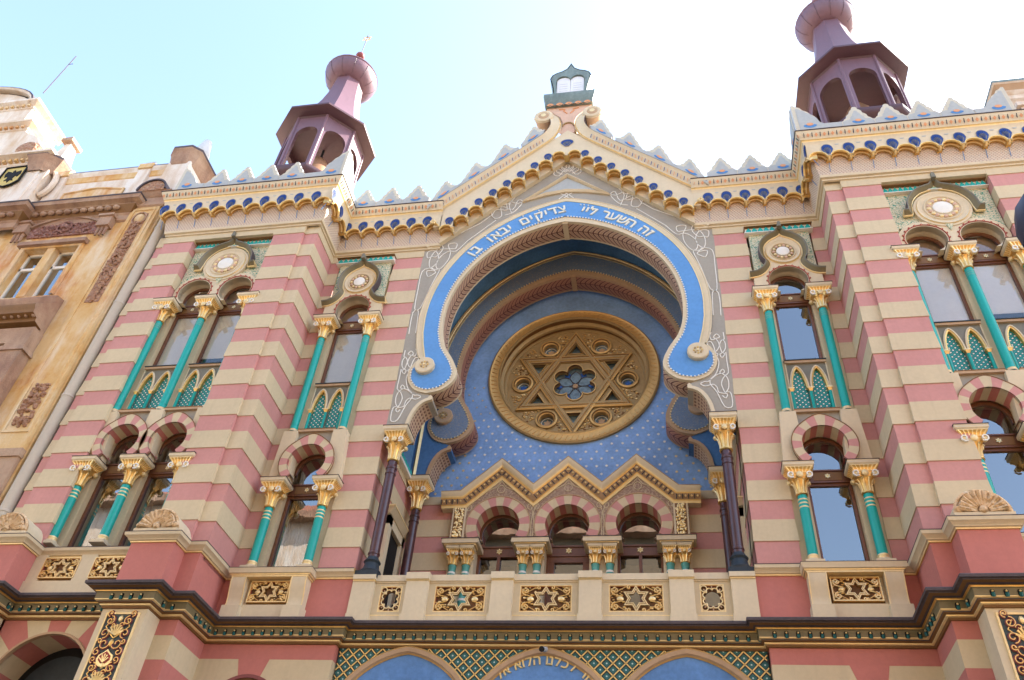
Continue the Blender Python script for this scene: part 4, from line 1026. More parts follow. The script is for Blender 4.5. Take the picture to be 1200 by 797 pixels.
    for b_ in bays:
        for k in range(13):
            t = radians(-18 + 216 * k / 12); c_ = (cx + b_ + .468 * cos(t), za + .468 * sin(t))
            mb.disc(c_[0], c_[1], .026, y(-.136), y(-.11), 'red', 6); mb.disc(c_[0] - .012 * cos(t), c_[1] - .012 * sin(t), .012, y(-.142), y(-.13), 'orange', 5)
        mb.band([(cx + b_ + .448 * cos(t), za + .448 * sin(t)) for t in [radians(200 - 220 * i / 30) for i in range(31)]], [(-.012, y(-.125)), (.006, y(-.14)), (.012, y(-.12))], 'red')
    mb.build('cusped_rim', hd)
    # mosaic field and teal cresting rail
    mb = MB(s); mw = .70 if not wide else 1.12; zr0, zr1 = (15.98, 16.14) if not wide else (16.0, 16.17)
    mb.box(cx - mw, cx + mw, y(-.06), y(.03), 14.80, zr0, 'mosaic')
    for sg in (-1, 1): mb.box(cx + sg * (mw + (.50 if not wide else 1.02)) / 2 - (mw - (.50 if not wide else 1.02)) / 2, cx + sg * (mw + (.50 if not wide else 1.02)) / 2 + (mw - (.50 if not wide else 1.02)) / 2, y(-.06), y(.03), 14.3, 14.80, 'mosaic')
    mb.build('mosaic_field', SYN)
    mb = MB(s); rw = .80 if not wide else 1.14; n = 11 if not wide else 20
    mb.box(cx - rw + .03, cx + rw - .03, y(-.11), y(.02), zr0, zr1, 'white')
    for k in range(n):
        c = cx - rw + .04 + (2 * rw - .08) * (k + .5) / n; h = (rw - .04) / n
        mb.prism([(c - h * .86, zr0 - .01), (c + h * .86, zr0 - .01), (c + h * .86, zr0 + .05), (c, zr1 - .015), (c - h * .86, zr0 + .05)], y(-.15), y(-.1), 'teal')
    mb.box(cx - rw, cx + rw, y(-.16), y(.02), zr0 - .03, zr0 - .012, 'white')
    if not wide: mb.frustum((cx - rw, cx + rw, y(-.20), y(.02), zr1), (cx - rw + .12, cx + rw - .12, y(-.06), y(.02), zr1 + .11), 'bronze_dk')
    else: mb.box(cx - rw, cx + rw, y(-.20), y(.02), zr1, zr1 + .028, 'bronze_dk')
    mb.build('teal_cresting', SYN)
    # columns
    for c in cols:
        column(cx + c, y(-.12), zS - .05, zN, zA, .086, .555, 'teal', s, wy=.225)
        column(cx + c, y(-.12), zL + .05, zM, zB, .09, .56, 'ringed', s, wy=.225)

fb, fl = ('blind', 0.0), ('blind', 0.35)
for s in (1, -1):
    L = s < 0
    bay(CXN, 0.0, [0.0], [-.575, .575], s, [None if not L else fb], [None if not L else ('curtain',)], False)
    bay(CXW, -.87, [-.56, .56], [-1.12, 0.0, 1.12], s, [fb if not L else fl, fl if not L else fb], [None, None], True)

# ------------------------------------------------------------------ base zone: ledge, plinths, consoles
LEDGE = [(3.66, -.12), (4.42 + .2, -.12)]
for s in (1, -1):
    mb = MB(s)
    base = [(3.66, .1), (3.66, -.10), (6.30, -.10), (6.30, -1.20), (6.62, -1.20), (6.62, -1.60), (7.50, -1.60), (7.50, -1.05), (9.78, -1.05), (9.78, -1.60), (10.66, -1.60), (10.66, -1.20), (10.95, -1.20), (10.95, .5)]
    mb.sweep(base, [(0, 6.0), (0, 7.0)], 'rose', caps=False); mb.build('plinth_wall', SYN)
    mb = MB(s)
    led = [(0, 6.96), (.02, 6.965), (.025, 6.99), (.05, 7.0), (.06, 7.03), (.12, 7.07), (.13, 7.125), (.135, 7.14), (-.2, 7.17)]
    mb.sweep(base[1:-1], led, ['gold_o', 'gold_pale', 'stone', 'stone', 'stone', 'stone', 'lead', 'lead']); mb.build('ledge', SYN)
    # narrow window pedestal
    for (c, Yf, wdt, cons, dz) in ((CXN, -.10, .83, [-.61, .61], 0.0), (CXW, -1.05, 1.0, [], .10)):
        mb = MB(s)
        if cons:
            mb.box(c - .70, c + .70, Yf - .06, Yf, 6.0, 6.96, 'stone'); mb.box(c - .70, c + .70, Yf - .13, Yf, 6.05, 6.40, 'stone')
            mb.sweep([(c - .80, Yf), (c - .80, Yf - .28), (c + .80, Yf - .28), (c + .80, Yf)], [(0, 6.93), (.01, 6.955), (.03, 6.965), (.035, 6.985), (.05, 7.06), (.055, 7.07), (-.25, 7.13)], ['gold_pale', 'stone', 'stone', 'stone', 'lead', 'lead'])
            mb.box(c - .78, c + .78, Yf - .27, Yf, 6.90, 6.93, 'gold_pale'); mb.box(c - .79, c + .79, Yf - .28, Yf, 6.93, 7.08, 'stone')
        o = mb if cons else MB(s)
        if not cons:
            o.box(c - 1.14, c + 1.14, Yf - .02, Yf + .1, 6.05, 6.98, 'cream'); o.box(c - 1.14, c + 1.14, Yf - .10, Yf, 6.05, 6.45, 'stone')
            for q in (-1.06, 0, 1.06): o.box(c + q - .17, c + q + .17, Yf - .07, Yf, 6.45, 7.0, 'stone')
        ped = o.build('window_pedestal', SYN)
        for cc in cons:                                   # scroll consoles
            k = MB(s); prof = [(Yf - .0, 6.92), (Yf - .26, 6.92), (Yf - .27, 6.82), (Yf - .24, 6.68), (Yf - .20, 6.52), (Yf - .19, 6.40), (Yf - .21, 6.34), (Yf, 6.34)]
            a, b_ = c + cc - .145, c + cc + .145; n = len(prof)
            k.add([(a, p[0], p[1]) for p in prof] + [(b_, p[0], p[1]) for p in prof], [list(range(n))[::-1], [i + n for i in range(n)]] + [(i, (i + 1) % n, (i + 1) % n + n, i + n) for i in range(n)], 'stone')
            for xx in (a, b_): k.tube([(xx, p[0], p[1]) for p in prof[1:-1]], .012, 4, 'gold_pale')
            k.box(a - .03, b_ + .04, Yf - .26, Yf, 6.05, 6.34, 'stone'); k.build('console', ped)
        if cons:
            g = MB(s); g.box(c - .42, c + .42, Yf - .068, Yf - .05, 6.44, 6.90, 'redbrown'); grille(g, 0, c - .40, c + .40, 6.45, 6.88, Yf - .125, True); g.build('grille', ped)
        else:
            for q in (-.53, .53):
                g = MB(s); g.box(c + q - .40, c + q + .40, Yf - .028, Yf - .024, 6.5, 6.95, 'redbrown'); grille(g, 0, c + q - .38, c + q + .38, 6.52, 6.94, Yf - .07, True); g.build('grille', ped)
    # shells on the pier ledges
    for c in (7.06, 10.22):
        mb = MB(s); z0 = 7.20
        mb.prism(arc(c, z0, .42, 0, 180, 22) + [], -1.66, -1.12, 'stone'); mb.lathe_y([(.42, -1.62), (.435, -1.67), (.40, -1.69), (.375, -1.66)], c, z0, 24, 'shellgold', 0, pi)
        for k in range(11):
            a = pi * (k + .5) / 11; P_ = []
            for t in (.10, .2, .28, .35): P_.append((c + t * cos(a), -1.665 - .045 * (t / .35), z0 + .03 + t * sin(a)))
            mb.tube(P_, .022, 6, 'shellgold', r2=.052)
        mb.ball((c, -1.68, z0 + .06), .07, 'shellgold'); mb.box(c - .44, c + .44, -1.70, -1.12, z0 - .06, z0 + .012, 'stone')
        for k in (-1, 1): mb.ball((c + k * .36, -1.68, z0 + .07), .06, 'shellgold', 8, 6)
        mb.build('shell', SYN)

# ------------------------------------------------------------------ dark cornice over the ground floor
LOW = [(0.0, .05), (3.74, .05), (3.74, -.10), (6.30, -.10), (6.30, -1.15), (6.68, -1.15), (6.68, -1.58), (7.50, -1.58), (7.50, -1.10), (9.78, -1.10), (9.78, -1.58), (10.66, -1.58), (10.66, -1.20), (10.95, -1.20)]
for s in (1, -1):
    mb = MB(s)
    pr = [(0, 5.70), (.03, 5.705), (.045, 5.735), (.07, 5.745), (.075, 5.765), (.10, 5.775), (.115, 5.785), (.12, 5.80), (.15, 5.81), (.155, 5.825), (.155, 5.935), (.175, 5.95), (.18, 5.965), (.20, 5.97), (.23, 5.99), (.29, 6.005), (.30, 6.02), (.335, 6.03), (.34, 6.07), (.33, 6.085), (-.1, 6.12)]
    mt = ['bronze_dk', 'bronze_dk', 'gold_pale', 'gold_pale', 'bronze_dk', 'bronze_dk', 'lead', 'gold_pale', 'gold_pale', 'olive', 'olive', 'gold', 'gold', 'lead', 'bronze_dk', 'lead', 'lead', 'lead', 'lead', 'lead']
    mb.sweep(LOW, pr, mt, caps=False); co = mb.build('dark_cornice', SYN)
    mb = MB(s)
    for i in range(len(LOW) - 1):                         # little niches with gilt drops
        (x0, y0), (x1, y1) = LOW[i], LOW[i + 1]; dx, dy = x1 - x0, y1 - y0; L = math.hypot(dx, dy); dx /= L; dy /= L; nx, ny = dy, -dx
        a0 = -.155 if i and ((LOW[i][0] - LOW[i - 1][0]) * dy - (LOW[i][1] - LOW[i - 1][1]) * dx) > 0 else .155
        n = max(1, int((L + (-.16 if a0 > 0 else .1)) / .185))
        for k in range(n + 1):
            q = .095 + k * .185
            if q > L - .05: break
            px, py = x0 + dx * q + nx * .157, y0 + dy * q + ny * .157
            if i == 0 and s == -1 and k == 0: pass
            w = .034
            def P3(u, o, z): return (px + dx * u + nx * o, py + dy * u + ny * o, z)
            sh = [(-w, 5.815), (w, 5.815), (w, 5.89), (w * .6, 5.915), (-w * .6, 5.915), (-w, 5.89)]
            mb.add([P3(u, .0, z) for u, z in sh] + [P3(u, .006, z) for u, z in sh], [[6, 7, 8, 9, 10, 11]] + [(j, (j + 1) % 6, (j + 1) % 6 + 6, j + 6) for j in range(6)], 'dark')
            mb.tube([P3(0, .012, 5.80), P3(0, .028, 5.855)], .026, 6, 'teal_dark'); mb.ball(P3(.0, .022, 5.885), .017, 'gold_bright', 6, 4)
    mb.build('niche_frieze', co)

# ------------------------------------------------------------------ ground floor
mb = MB()
y0 = .03
arcs = []
def wide_arch(cx, w, zt, zb=3.4, n=14, inset=0):
    # flat, slightly pointed arch, feet far below
    R = 1.65 - inset; a = .22; dm = 1.2 - inset; zk = 4.10
    t1 = math.acos((dm + a) / R); t2 = math.acos(a / R)
    L = [(cx - (-a + R * cos(t1 + (t2 - t1) * i / n)), zk + R * sin(t1 + (t2 - t1) * i / n)) for i in range(n + 1)]
    return [(cx - dm, zb)] + L + [(2 * cx - x, z) for x, z in L[::-1][1:]] + [(cx + dm, zb)]
ARX = (-2.41, 0, 2.41)
for cx in ARX:
    pass
zz_top = 5.72
mb.box(-3.72, 3.72, y0 + .02, y0 + .3, 3.0, zz_top, 'diaper'); lw = mb.build('diaper_wall', SYN)
mb = MB()                                                # raised gilt lattice
def inside_arch(x, z):
    for cx in ARX:
        dx = abs(x - cx); 
        if dx < 1.19 and (z < 4.9 or math.hypot(dx + .22, z - 4.10) < 1.64): return True
    return False
st = .19 * sqrt(2)
for d in (1, -1):
    k = -60
    while k < 60:
        c = k * .152 * sqrt(2); k += 1; run = []
        z = 3.9
        while z <= 5.73:
            x = c + d * (z - .152 * sqrt(2) * 19)
            ok = abs(x) < 3.72 and not inside_arch(x, z)
            if ok: run.append((x, y0 + .012, z))
            if (not ok or z + .03 > 5.73) and len(run) > 1: mb.tube([run[0], run[-1]], .0125, 4, 'rim'); run = []
            elif not ok: run = []
            z += .03
mb.build('gilt_lattice', lw)
for i, cx in enumerate(ARX):
    mb = MB(); a_ = wide_arch(cx, 1, 5.7); b_ = wide_arch(cx, 1, 5.7, inset=.14)
    mb.band(a_, [(.0, y0 + .03), (0.0, y0 - .05), (-.03, y0 - .07), (-.10, y0 - .06), (-.12, y0 - .02), (-.14, y0 - .01), (-.14, y0 + .06)], ['tan', 'gold_o', 'tan', 'tan', 'gold_o', 'tan'])
    t_ = mb.build('ground_floor_arch', SYN)
    mb = MB(); mb.prism(b_, y0 + .004, y0 + .1, 'blue_lun'); 
    if i != 1: mb.band(arc(cx, 4.1, .98, 180, 0, 26), [(.0, y0 + .03), (0, y0 - .03), (-.08, y0 - .05), (-.1, y0 + .03)], ['tan', 'gold_o', 'tan'])
    mb.build('lunette', t_)
low_t = 'הלוא אב אחד לכלנו הלוא אל אחד בראנו'
mb = MB(); vis = [(-5.0, 'ל'), (5.5, 'נ'), (0.3, 'נ')]
seq = 'אחד לכלנו הלוא אל א'
# centred run of the inscription, right to left along the arch
wd = {' ': .075, 'ו': .058, 'ן': .058, 'י': .055, 'ז': .07, 'נ': .085}
full = 'אחד לכלנו הלוא אל א'
tot = sum(wd.get(c, .14) for c in full); xcur = tot / 2
for c in full:
    w_ = wd.get(c, .14); xm = xcur - w_ / 2; xcur -= w_
    if c == ' ': continue
    Rr = 1.22; th = xm / Rr; cxl, czl = Rr * sin(th), 4.29 + Rr * cos(th)
    fn = (lambda cxl, czl, th: (lambda x, z: (cxl + cos(th) * x + sin(th) * (z - .07), czl - sin(th) * x + cos(th) * (z - .07))))(cxl, czl, th)
    mb.glyph(c, .235, fn, .02, 'gold_bright', y0 - .006)
mb.build('gilded_lettering', lw)
for s in (1, -1):
    # striped walls beside the lattice, with banded arches
    mb = MB(s)
    zs = [5.74, 5.42, 5.0, 4.60, 4.16, 3.76, 3.3, 2.9, 2.4, 2.0, 1.5, 1.1, .6, .2, -.4, -.8, -1.6]
    prof = [(0, zs[0])]; mm = []
    for i in range(1, len(zs)):
        prof.append((0 if i % 2 else .0, zs[i])); mm.append('rose' if i % 2 else 'cream')
    mb.sweep([(6.30, .4), (6.30, -.10), (6.30, -1.15), (6.68, -1.15), (6.68, -1.3)], prof, mm, caps=False)
    mb.build('ground_floor_wall', SYN); mb = MB(s); mb.sweep([(10.60, -1.3), (10.66, -1.20), (10.95, -1.20), (10.95, .3)], prof, mm, caps=False); mb.build('ground_floor_wall', SYN)
    def archwall(cx, x0, x1, Y, r, zc, n, name, zc_top=5.74, dark=True, key=False):
        mb = MB(s)
        lp = [(x0, zc), (cx - r, zc)] + arc(cx, zc, r, 180, 0, 24)[1:-1] + [(cx + r, zc), (x1, zc), (x1, zc_top), (x0, zc_top)]
        # radial bands out to the rectangle
        def hit(t):
            c_, s_ = cos(t), sin(t); k = 1e9
            if abs(c_) > 1e-6: k = min(k, ((x1 - cx) / c_) if c_ > 0 else ((x0 - cx) / c_))
            if s_ > 1e-6: k = min(k, (zc_top - zc) / s_)
            return (cx + k * c_, zc + k * s_)
        corners = [math.atan2(zc_top - zc, x1 - cx), math.atan2(zc_top - zc, x0 - cx)]
        for k in range(n):
            t0, t1 = pi * k / n, pi * (k + 1) / n; ts = [t0] + [c for c in corners if t0 < c < t1] + [t1]
            ip = [(cx + r * cos(t0 + (t1 - t0) * i / 4), zc + r * sin(t0 + (t1 - t0) * i / 4)) for i in range(5)]
            m_ = 'rose' if k % 2 == 0 else 'cream'
            mb.prism([hit(t) for t in ts] + ip[::-1], Y, Y + .1, m_)
            v = [(x, y, z) for x, z in ip for y in (Y, Y + .7)]
            mb.add(v, [(2 * i, 2 * i + 1, 2 * i + 3, 2 * i + 2) for i in range(4)], 'rose' if k % 2 == 0 else 'cream')
        mb.band(arc(cx, zc, r, 180, 0, 24), [(.03, Y), (.02, Y - .03), (-.02, Y - .03), (-.02, Y + .05)], 'tan')
        for a, b_ in ((x0, cx - r), (cx + r, x1)):
            z = zc; j = 0
            while z > -1.6:
                mb.box(a, b_, Y, Y + .7, max(z - .42, -1.6), z, 'cream' if j % 2 else 'rose'); z -= .42; j += 1
        w = mb.build(name, SYN)
        d = MB(s); d.box(cx - r - .1, cx + r + .1, Y + .66, Y + .7, -1.6, zc + r + .1, 'dark'); d.prism(arc(cx, zc, r * .82, 180, 0, 20), Y + .60, Y + .64, 'slate'); d.build('doorway', w)
    archwall(CXW - .0, 7.50, 9.78, -1.10, .97, 4.50, 9, 'ground_floor_wall')
    mb = MB(s); mb.box(3.74, 6.30, -.10, .4, 5.425, 5.74, 'rose'); mb.box(3.74, 6.30, -.112, .4, 3.0, 5.425, 'cream')
    mb.prism([(4.93, 5.428), (5.53, 5.428), (5.42, 5.02), (5.06, 5.02)], -.118, -.1, 'rose'); mb.band(arc(5.24, 4.45, .66, 180, 0, 20), [(.05, -.11), (.04, -.15), (-.02, -.15), (-.03, -.05)], 'maroon_l'); mb.prism(arc(5.24, 4.45, .64, 180, 0, 20), -.122, -.1, 'redbrown'); mb.build('ground_floor_wall', SYN)
    # pilasters with painted ornament
    for c in (7.09, 10.22):
        mb = MB(s); x0, x1 = c - .43, c + .43
        mb.box(x0, x1, -1.58, -1.15, -1.6, 5.70, 'stone'); pl = mb.build('pilaster', SYN)
        mb = MB(s); px0, px1, pz0, pz1 = c - .285, c + .285, 3.2, 5.60
        mb.box(px0, px1, -1.585, -1.57, pz0, pz1, 'slate_blue')
        mb.band([(px0, pz0), (px0, pz1), (px1, pz1), (px1, pz0)], [(.0, -1.575), (.0, -1.60), (.03, -1.605), (.035, -1.58)], ['bronze', 'gold_pale', 'gold_pale'], closed=True)
        yf = -1.595
        def sp(ox, oz, r0, tr, st, m_='gold', th=.016):
            pts = [(ox + r0 * (1 - .78 * i / 16) * cos(st + tr * 2 * pi * i / 16), yf, oz + r0 * (1 - .78 * i / 16) * sin(st + tr * 2 * pi * i / 16)) for i in range(17)]
            mb.tube(pts, th * 1.45, 5, 'maroon_l'); mb.tube([(a, b - .018, d) for a, b, d in pts], th * .55, 4, m_)
        for base in (5.28, 4.48, 3.68):
            for sg in (-1, 1):
                sp(c + sg * .17, base + .20, .085, 1.2 * sg, pi / 2); sp(c + sg * .19, base - .02, .09, -1.2 * sg, -pi / 2); sp(c + sg * .12, base - .20, .10, 1.1 * sg, 0 if sg < 0 else pi); sp(c + sg * .20, base - .34, .07, -1.1 * sg, pi / 2); sp(c + sg * .21, base + .33, .06, 1.1 * sg, -pi / 2); sp(c + sg * .07, base + .12, .05, 1.0 * sg, pi); sp(c + sg * .22, base - .16, .05, 1.1 * sg, 0)
                mb.tube([(c, yf, base - .10), (c + sg * .10, yf, base - .02), (c + sg * .22, yf, base + .1), (c + sg * .13, yf, base + .24)], .012, 4, 'gold')
                for k in range(3): mb.ball((c + sg * (.08 + .06 * k), yf - .004, base + .02 - .09 * k + .1 * (k % 2)), .02, 'gold_bright', 6, 4)
            for k in range(7):
                a = pi / 2 + (k - 3) * .38; mb.tube([(c, yf, base - .05), (c + .16 * cos(a), yf - .015, base - .05 + .18 * sin(a))], .012, 5, 'gold_bright', r2=.024)
            mb.ball((c, yf, base + .24), .05, 'gold_bright', 8, 6, (.8, .6, 1.2)); mb.ball((c, yf, base - .19), .055, 'gold', 8, 6, (.8, .6, 1.3))
            hz = base - .46
            mb.prism([(c + x * .15, hz + z * .15) for x, z in [(0, 1.1), (.35, .75), (.85, .45), (1, .0), (.8, -.55), (.35, -.85), (0, -.7), (-.35, -.85), (-.8, -.55), (-1, 0), (-.85, .45), (-.35, .75)]], yf - .02, yf + .01, 'gold_bright')
            mb.prism([(c + x * .115, hz + .005 + z * .115) for x, z in [(0, 1.05), (.85, .4), (.9, -.2), (.35, -.7), (0, -.55), (-.35, -.7), (-.9, -.2), (-.85, .4)]], yf - .03, yf - .01, 'red')
            for k in range(5):
                a = pi / 2 + (k - 2) * .5; mb.tube([(c, yf - .032, hz - .06), (c + .10 * cos(a), yf - .035, hz - .06 + .14 * sin(a))], .012, 4, 'gold_bright')
        mb.build('scroll_panel', pl)

# ------------------------------------------------------------------ top cornice
def ztop_g(x):  # lead edge of the gable
    return max(17.87, 21.20 - .97 * abs(x))
CP = [(3.30, -.0), (6.30, .0), (6.30, -1.15), (10.64, -1.15), (10.64, -.6)]
PROF = [(.0, 16.38), (.05, 16.39), (.06, 16.42), (.03, 16.45), (.09, 16.47), (.10, 16.53), (.10, 16.545), (.185, 17.0), (.22, 17.42), (.33, 17.42), (.34, 17.50), (.36, 17.54), (.375, 17.565), (.36, 17.585), (.39, 17.60), (.42, 17.68), (.47, 17.78), (.48, 17.85), (.50, 17.855), (.50, 17.875), (0, 17.90)]
PMAT = ['stone', 'stone', 'stone', 'stone', 'stone', 'stone', 'basket', 'basket', 'stone', 'stone', 'stone', 'gold_pale', 'gold_pale', 'gold_pale', 'stone', 'stone', 'stone', 'lead', 'lead', 'lead']
def pocket(mb, P3, r, zi, ztl, ztr, w0, w1, yf=.33, yb=.10, halfl=False):
    """arched pocket of the corbel table. P3(u, out, z) -> world; fascia with an arch cut, gilt rim, gilt hood inside"""
    n = 10
    A = [(-r * cos(pi * i / n), zi + r * sin(pi * i / n)) for i in range(n + 1)]
    face = [(w0, zi)] + A + [(w1, zi), (w1, ztr), (w0, ztl)]
    L = len(face); v = [P3(u, yf, z) for u, z in face] + [P3(u, yb, z) for u, z in face]
    mb.add(v, [list(range(L))[::-1]] + [(i, i + L, (i + 1) % L + L, (i + 1) % L) for i in range(L - 2)], ['stone'] + ['gold'] * (L - 2))
    # rim
    sec = [(.0, yf + .0), (.006, yf + .04), (.026, yf + .042), (.034, yf + .0)]
    v = []; 
    for u, z in A:
        t = atan2(z - zi, u)
        for o, y in sec: v.append(P3((r + o) * cos(t), y, zi + (r + o) * sin(t)))
    mb.add(v, [(i * 4 + j, i * 4 + j + 1, (i + 1) * 4 + j + 1, (i + 1) * 4 + j) for i in range(n) for j in range(3)], 'rim')
    # gilt intrados with a middle rib
    v = []
    sec = [(1.0, yf, 'gold'), (1.0, yf - .05, 'gold_o'), (.86, yf - .055, 'gold_bright'), (.86, yf - .08, 'gold'), (.98, yf - .09, 'gold_o'), (.98, yb + .0, 'gold_o')]
    S_ = len(sec)
    for i in range(n + 1):
        t = pi * i / n; v += [P3(-r * k * cos(t), ya, zi + r * k * sin(t)) for k, ya, _ in sec]
    mb.add(v, [(i * S_ + j, i * S_ + j + 1, (i + 1) * S_ + j + 1, (i + 1) * S_ + j) for i in range(n) for j in range(S_ - 1)], [sec[j][2] for i in range(n) for j in range(S_ - 1)])
def fan(mb, P3, cz, w=.125, h=.27, o=.335):
    """blue shell in its pale rim"""
    def sh(k, wob):
        pts = [(-.045 * k, 0)]
        for i in range(13):
            t = pi * (1 - i / 12); rr = (w * (1 + (.09 if (i % 2 == 0 and wob) else 0)))
            pts.append((rr * k * cos(t), h * .52 + h * .46 * k * sin(t) ** .8 + (.0)))
        pts.append((.045 * k, 0)); return pts
    a = sh(1.22, False); mb.add([P3(u, o + .004, cz - .01 + z) for u, z in a], [list(range(len(a)))], 'stone')
    a2 = sh(1.14, False); mb.add([P3(u, o + .008, cz - .005 + z) for u, z in a2], [list(range(len(a2)))], 'hood')
    b = sh(1.0, True); L = len(b); mb.add([P3(u, o + .012, cz + z) for u, z in b] + [P3(0, o - .0, cz + h * .2)], [(i, (i + 1), L) for i in range(L - 1)] + [(L - 1, 0, L)], 'cobalt')
    for i in range(5):
        t = pi * (.2 + .15 * i); mb.tube([P3(.02 * cos(t), o + .012, cz + .05), P3(w * .9 * cos(t), o + .018, cz + h * .5 + h * .42 * sin(t))], .007, 3, 'cobalt')
def impost(mb, P3, zi, drop=True):
    mb.add([P3(u * k, o, z) for o, z, k in ((.365, zi + .03, 1), (.365, zi + .012, 1), (.33, zi - .02, .8), (.27, zi - .045, .35)) for u in (-.028, .028)], [(0, 2, 3, 1), (2, 4, 5, 3), (4, 6, 7, 5)], 'gold_pale')
    for sg in (-1, 1): mb.add([P3(sg * .028 * k, o, z) for o, z, k in ((.365, zi + .03, 1), (.365, zi + .012, 1), (.33, zi - .02, .8), (.27, zi - .045, .3), (.2, zi + .02, 1))], [list(range(5))], 'gold_pale')
    mb.tube([P3(-.055, .375, zi + .03), P3(.055, .375, zi + .03)], .011, 4, 'stone')
    if drop: mb.tube([P3(0, .20, zi - .04), P3(0, .115, 16.62)], .007, 4, 'mid_blue')
for s in (1, -1):
    mb = MB(s); P2 = [p for p in PROF]
    mb.sweep(CP, PROF, PMAT, caps=False); cor = mb.build('cornice', SYN)
    mb = MB(s); ZI = 16.90; r = .195
    def run(x0, y0, dx, dy, L, n, start=0.0, full=True, fr=0, ends=(0, 0)):
        """n pockets along a straight piece"""
        w = L / n; nx, ny = dy, -dx
        for k in range(n):
            q = (k + .5) * w
            P3 = (lambda q: (lambda u, o, z: (x0 + dx * (q + u) + nx * o, y0 + dy * (q + u) + ny * o, z)))(q)
            pocket(mb, P3, min(r, w * .415), ZI, 17.46, 17.46, -w / 2, w / 2)
        for k in range(n + 1):
            q = k * w
            if (k == 0 and ends[0]) or (k == n and ends[1]): continue
            P3 = (lambda q: (lambda u, o, z: (x0 + dx * (q + u) + nx * o, y0 + dy * (q + u) + ny * o, z)))(q)
            fan(mb, P3, ZI + .09, .118, .41); impost(mb, P3, ZI)
            P4 = (lambda q: (lambda u, o, z: (x0 + dx * (q + u) + nx * o, y0 + dy * (q + u) + ny * o, z)))(q + w / 2)
            if k < n:
                a = [(-.05, 17.40), (.05, 17.40), (.035, 17.365), (-.035, 17.365)]; mb.add([P4(u, .338, z) for u, z in a], [(0, 1, 2, 3)], 'greypale')
    run(3.30 + .395, 0, 1, 0, 6.30 - 3.695 - .33, 5, ends=(0, 0))
    run(6.30, -.33, 0, -1, 1.145, 2, ends=(1, 0))
    run(6.30 - .327, -1.15, 1, 0, 10.64 - 6.30 + .56, 10, ends=(1, 0))
    mb.build('arcaded_frieze', cor)
    mb = MB(s)                                            # darts and lozenges on the crown moulding
    for i in range(len(CP) - 1):
        (x0, y0), (x1, y1) = CP[i], CP[i + 1]; dx, dy = x1 - x0, y1 - y0; L = math.hypot(dx, dy); dx /= L; dy /= L; nx, ny = dy, -dx
        q = -.30 if i in (2,) else .35 if i in (1,) else .05
        e = L - .35 if i == 0 else (L + .35 if i in (1, 2) else L)
        if i == 0: q = .2
        while q < e:
            P3 = lambda u, o, z: (x0 + dx * (q + u) + nx * o, y0 + dy * (q + u) + ny * o, z)
            mb.add([P3(u, o, z) for u, o, z in ((-.022, .452, 17.755), (.022, .452, 17.755), (0, .410, 17.64))], [(0, 1, 2)], 'cobalt'); mb.tube([P3(0, .425, 17.66), P3(0, .468, 17.765)], .009, 4, 'slate')
            mb.add([P3(.095 + u, o, z) for u, o, z in ((-.04, .443, 17.71), (0, .466, 17.76), (.04, .443, 17.71), (0.0, .418, 17.65))], [(0, 1, 2, 3)], 'orange')
            q += .19
    mb.build('dart_moulding', cor)

# gable: sloping moulding, stepped pockets, crown moulding that curls into scrolls
mb = MB()
ml = [(-3.68, 16.46), (-3.58, 16.46), (0, 19.80), (3.58, 16.46), (3.68, 16.46)]
mb.band([(-3.62, 16.40), (0, 19.78), (3.62, 16.40)], [(-.03, .02), (-.03, -.05), (.0, -.06), (.01, -.035), (.03, -.09), (.11, -.105), (.12, -.085), (.12, .05)], 'stone')
mb.build('raking_moulding', SYN)
mb = MB()                                                # body plate behind pockets
gb = [(-3.32, 16.5), (0, 19.72), (3.32, 16.5), (3.32, 17.86), (.55, 20.60), (.22, 21.0), (.22, 22.3), (-.22, 22.3), (-.22, 21.0), (-.55, 20.60), (-3.32, 17.86)]
mb.fill([gb], -.13, .6, 'stone'); gab = mb.build('gable_wall', SYN)
mb = MB()
XS = [.22 + .365 * k for k in range(9)]
for sg in (1, -1):
    for k, x in enumerate(XS):
        zi = 20.02 - .165 - .975 * x + (.0)
        P3 = (lambda x: (lambda u, o, z: (sg * (x + u), -o, z)))(x)
        w0, w1 = (-.22 if k == 0 else -.1825), .1825
        ft = lambda xx: 20.93 - .975 * xx - .0
        pocket(mb, P3, .15, zi, ft(x + w0) - .06, ft(x + w1) - .06, w0, w1, yf=.33, yb=.10)
        if k:
            P4 = (lambda xx: (lambda u, o, z: (sg * (xx + u), -o, z)))(x - .06)
            fan(mb, P4, zi + .19, .10, .31)
        P5 = (lambda xx: (lambda u, o, z: (sg * (xx + u), -o, z)))(x - .1825)
        if k: impost(mb, P5, zi + .02, False)
P0_ = lambda u, o, z: (u, -o, z); fan(mb, P0_, 20.06, .165, .33)
# boss at the bend
for sg in (1, -1):
    mb.box(min(sg * 3.32, sg * 3.50), max(sg * 3.32, sg * 3.50), -.324, -.1, 16.95, 17.455, 'stone')
    P3 = lambda u, o, z: (sg * 3.50 + u, -o, z); pocket(mb, P3, .15, 16.9, 17.46, 17.46, -.18, .2)
    for k in range(6): mb.ball((sg * 3.50 + .05 * cos(k * 1.05), -.40, 17.08 + .05 * sin(k * 1.05)), .04, 'gold_pale', 6, 5)
    P3 = lambda u, o, z: (sg * 3.70 + u, -o, z)
mb.build('stepped_frieze', gab)
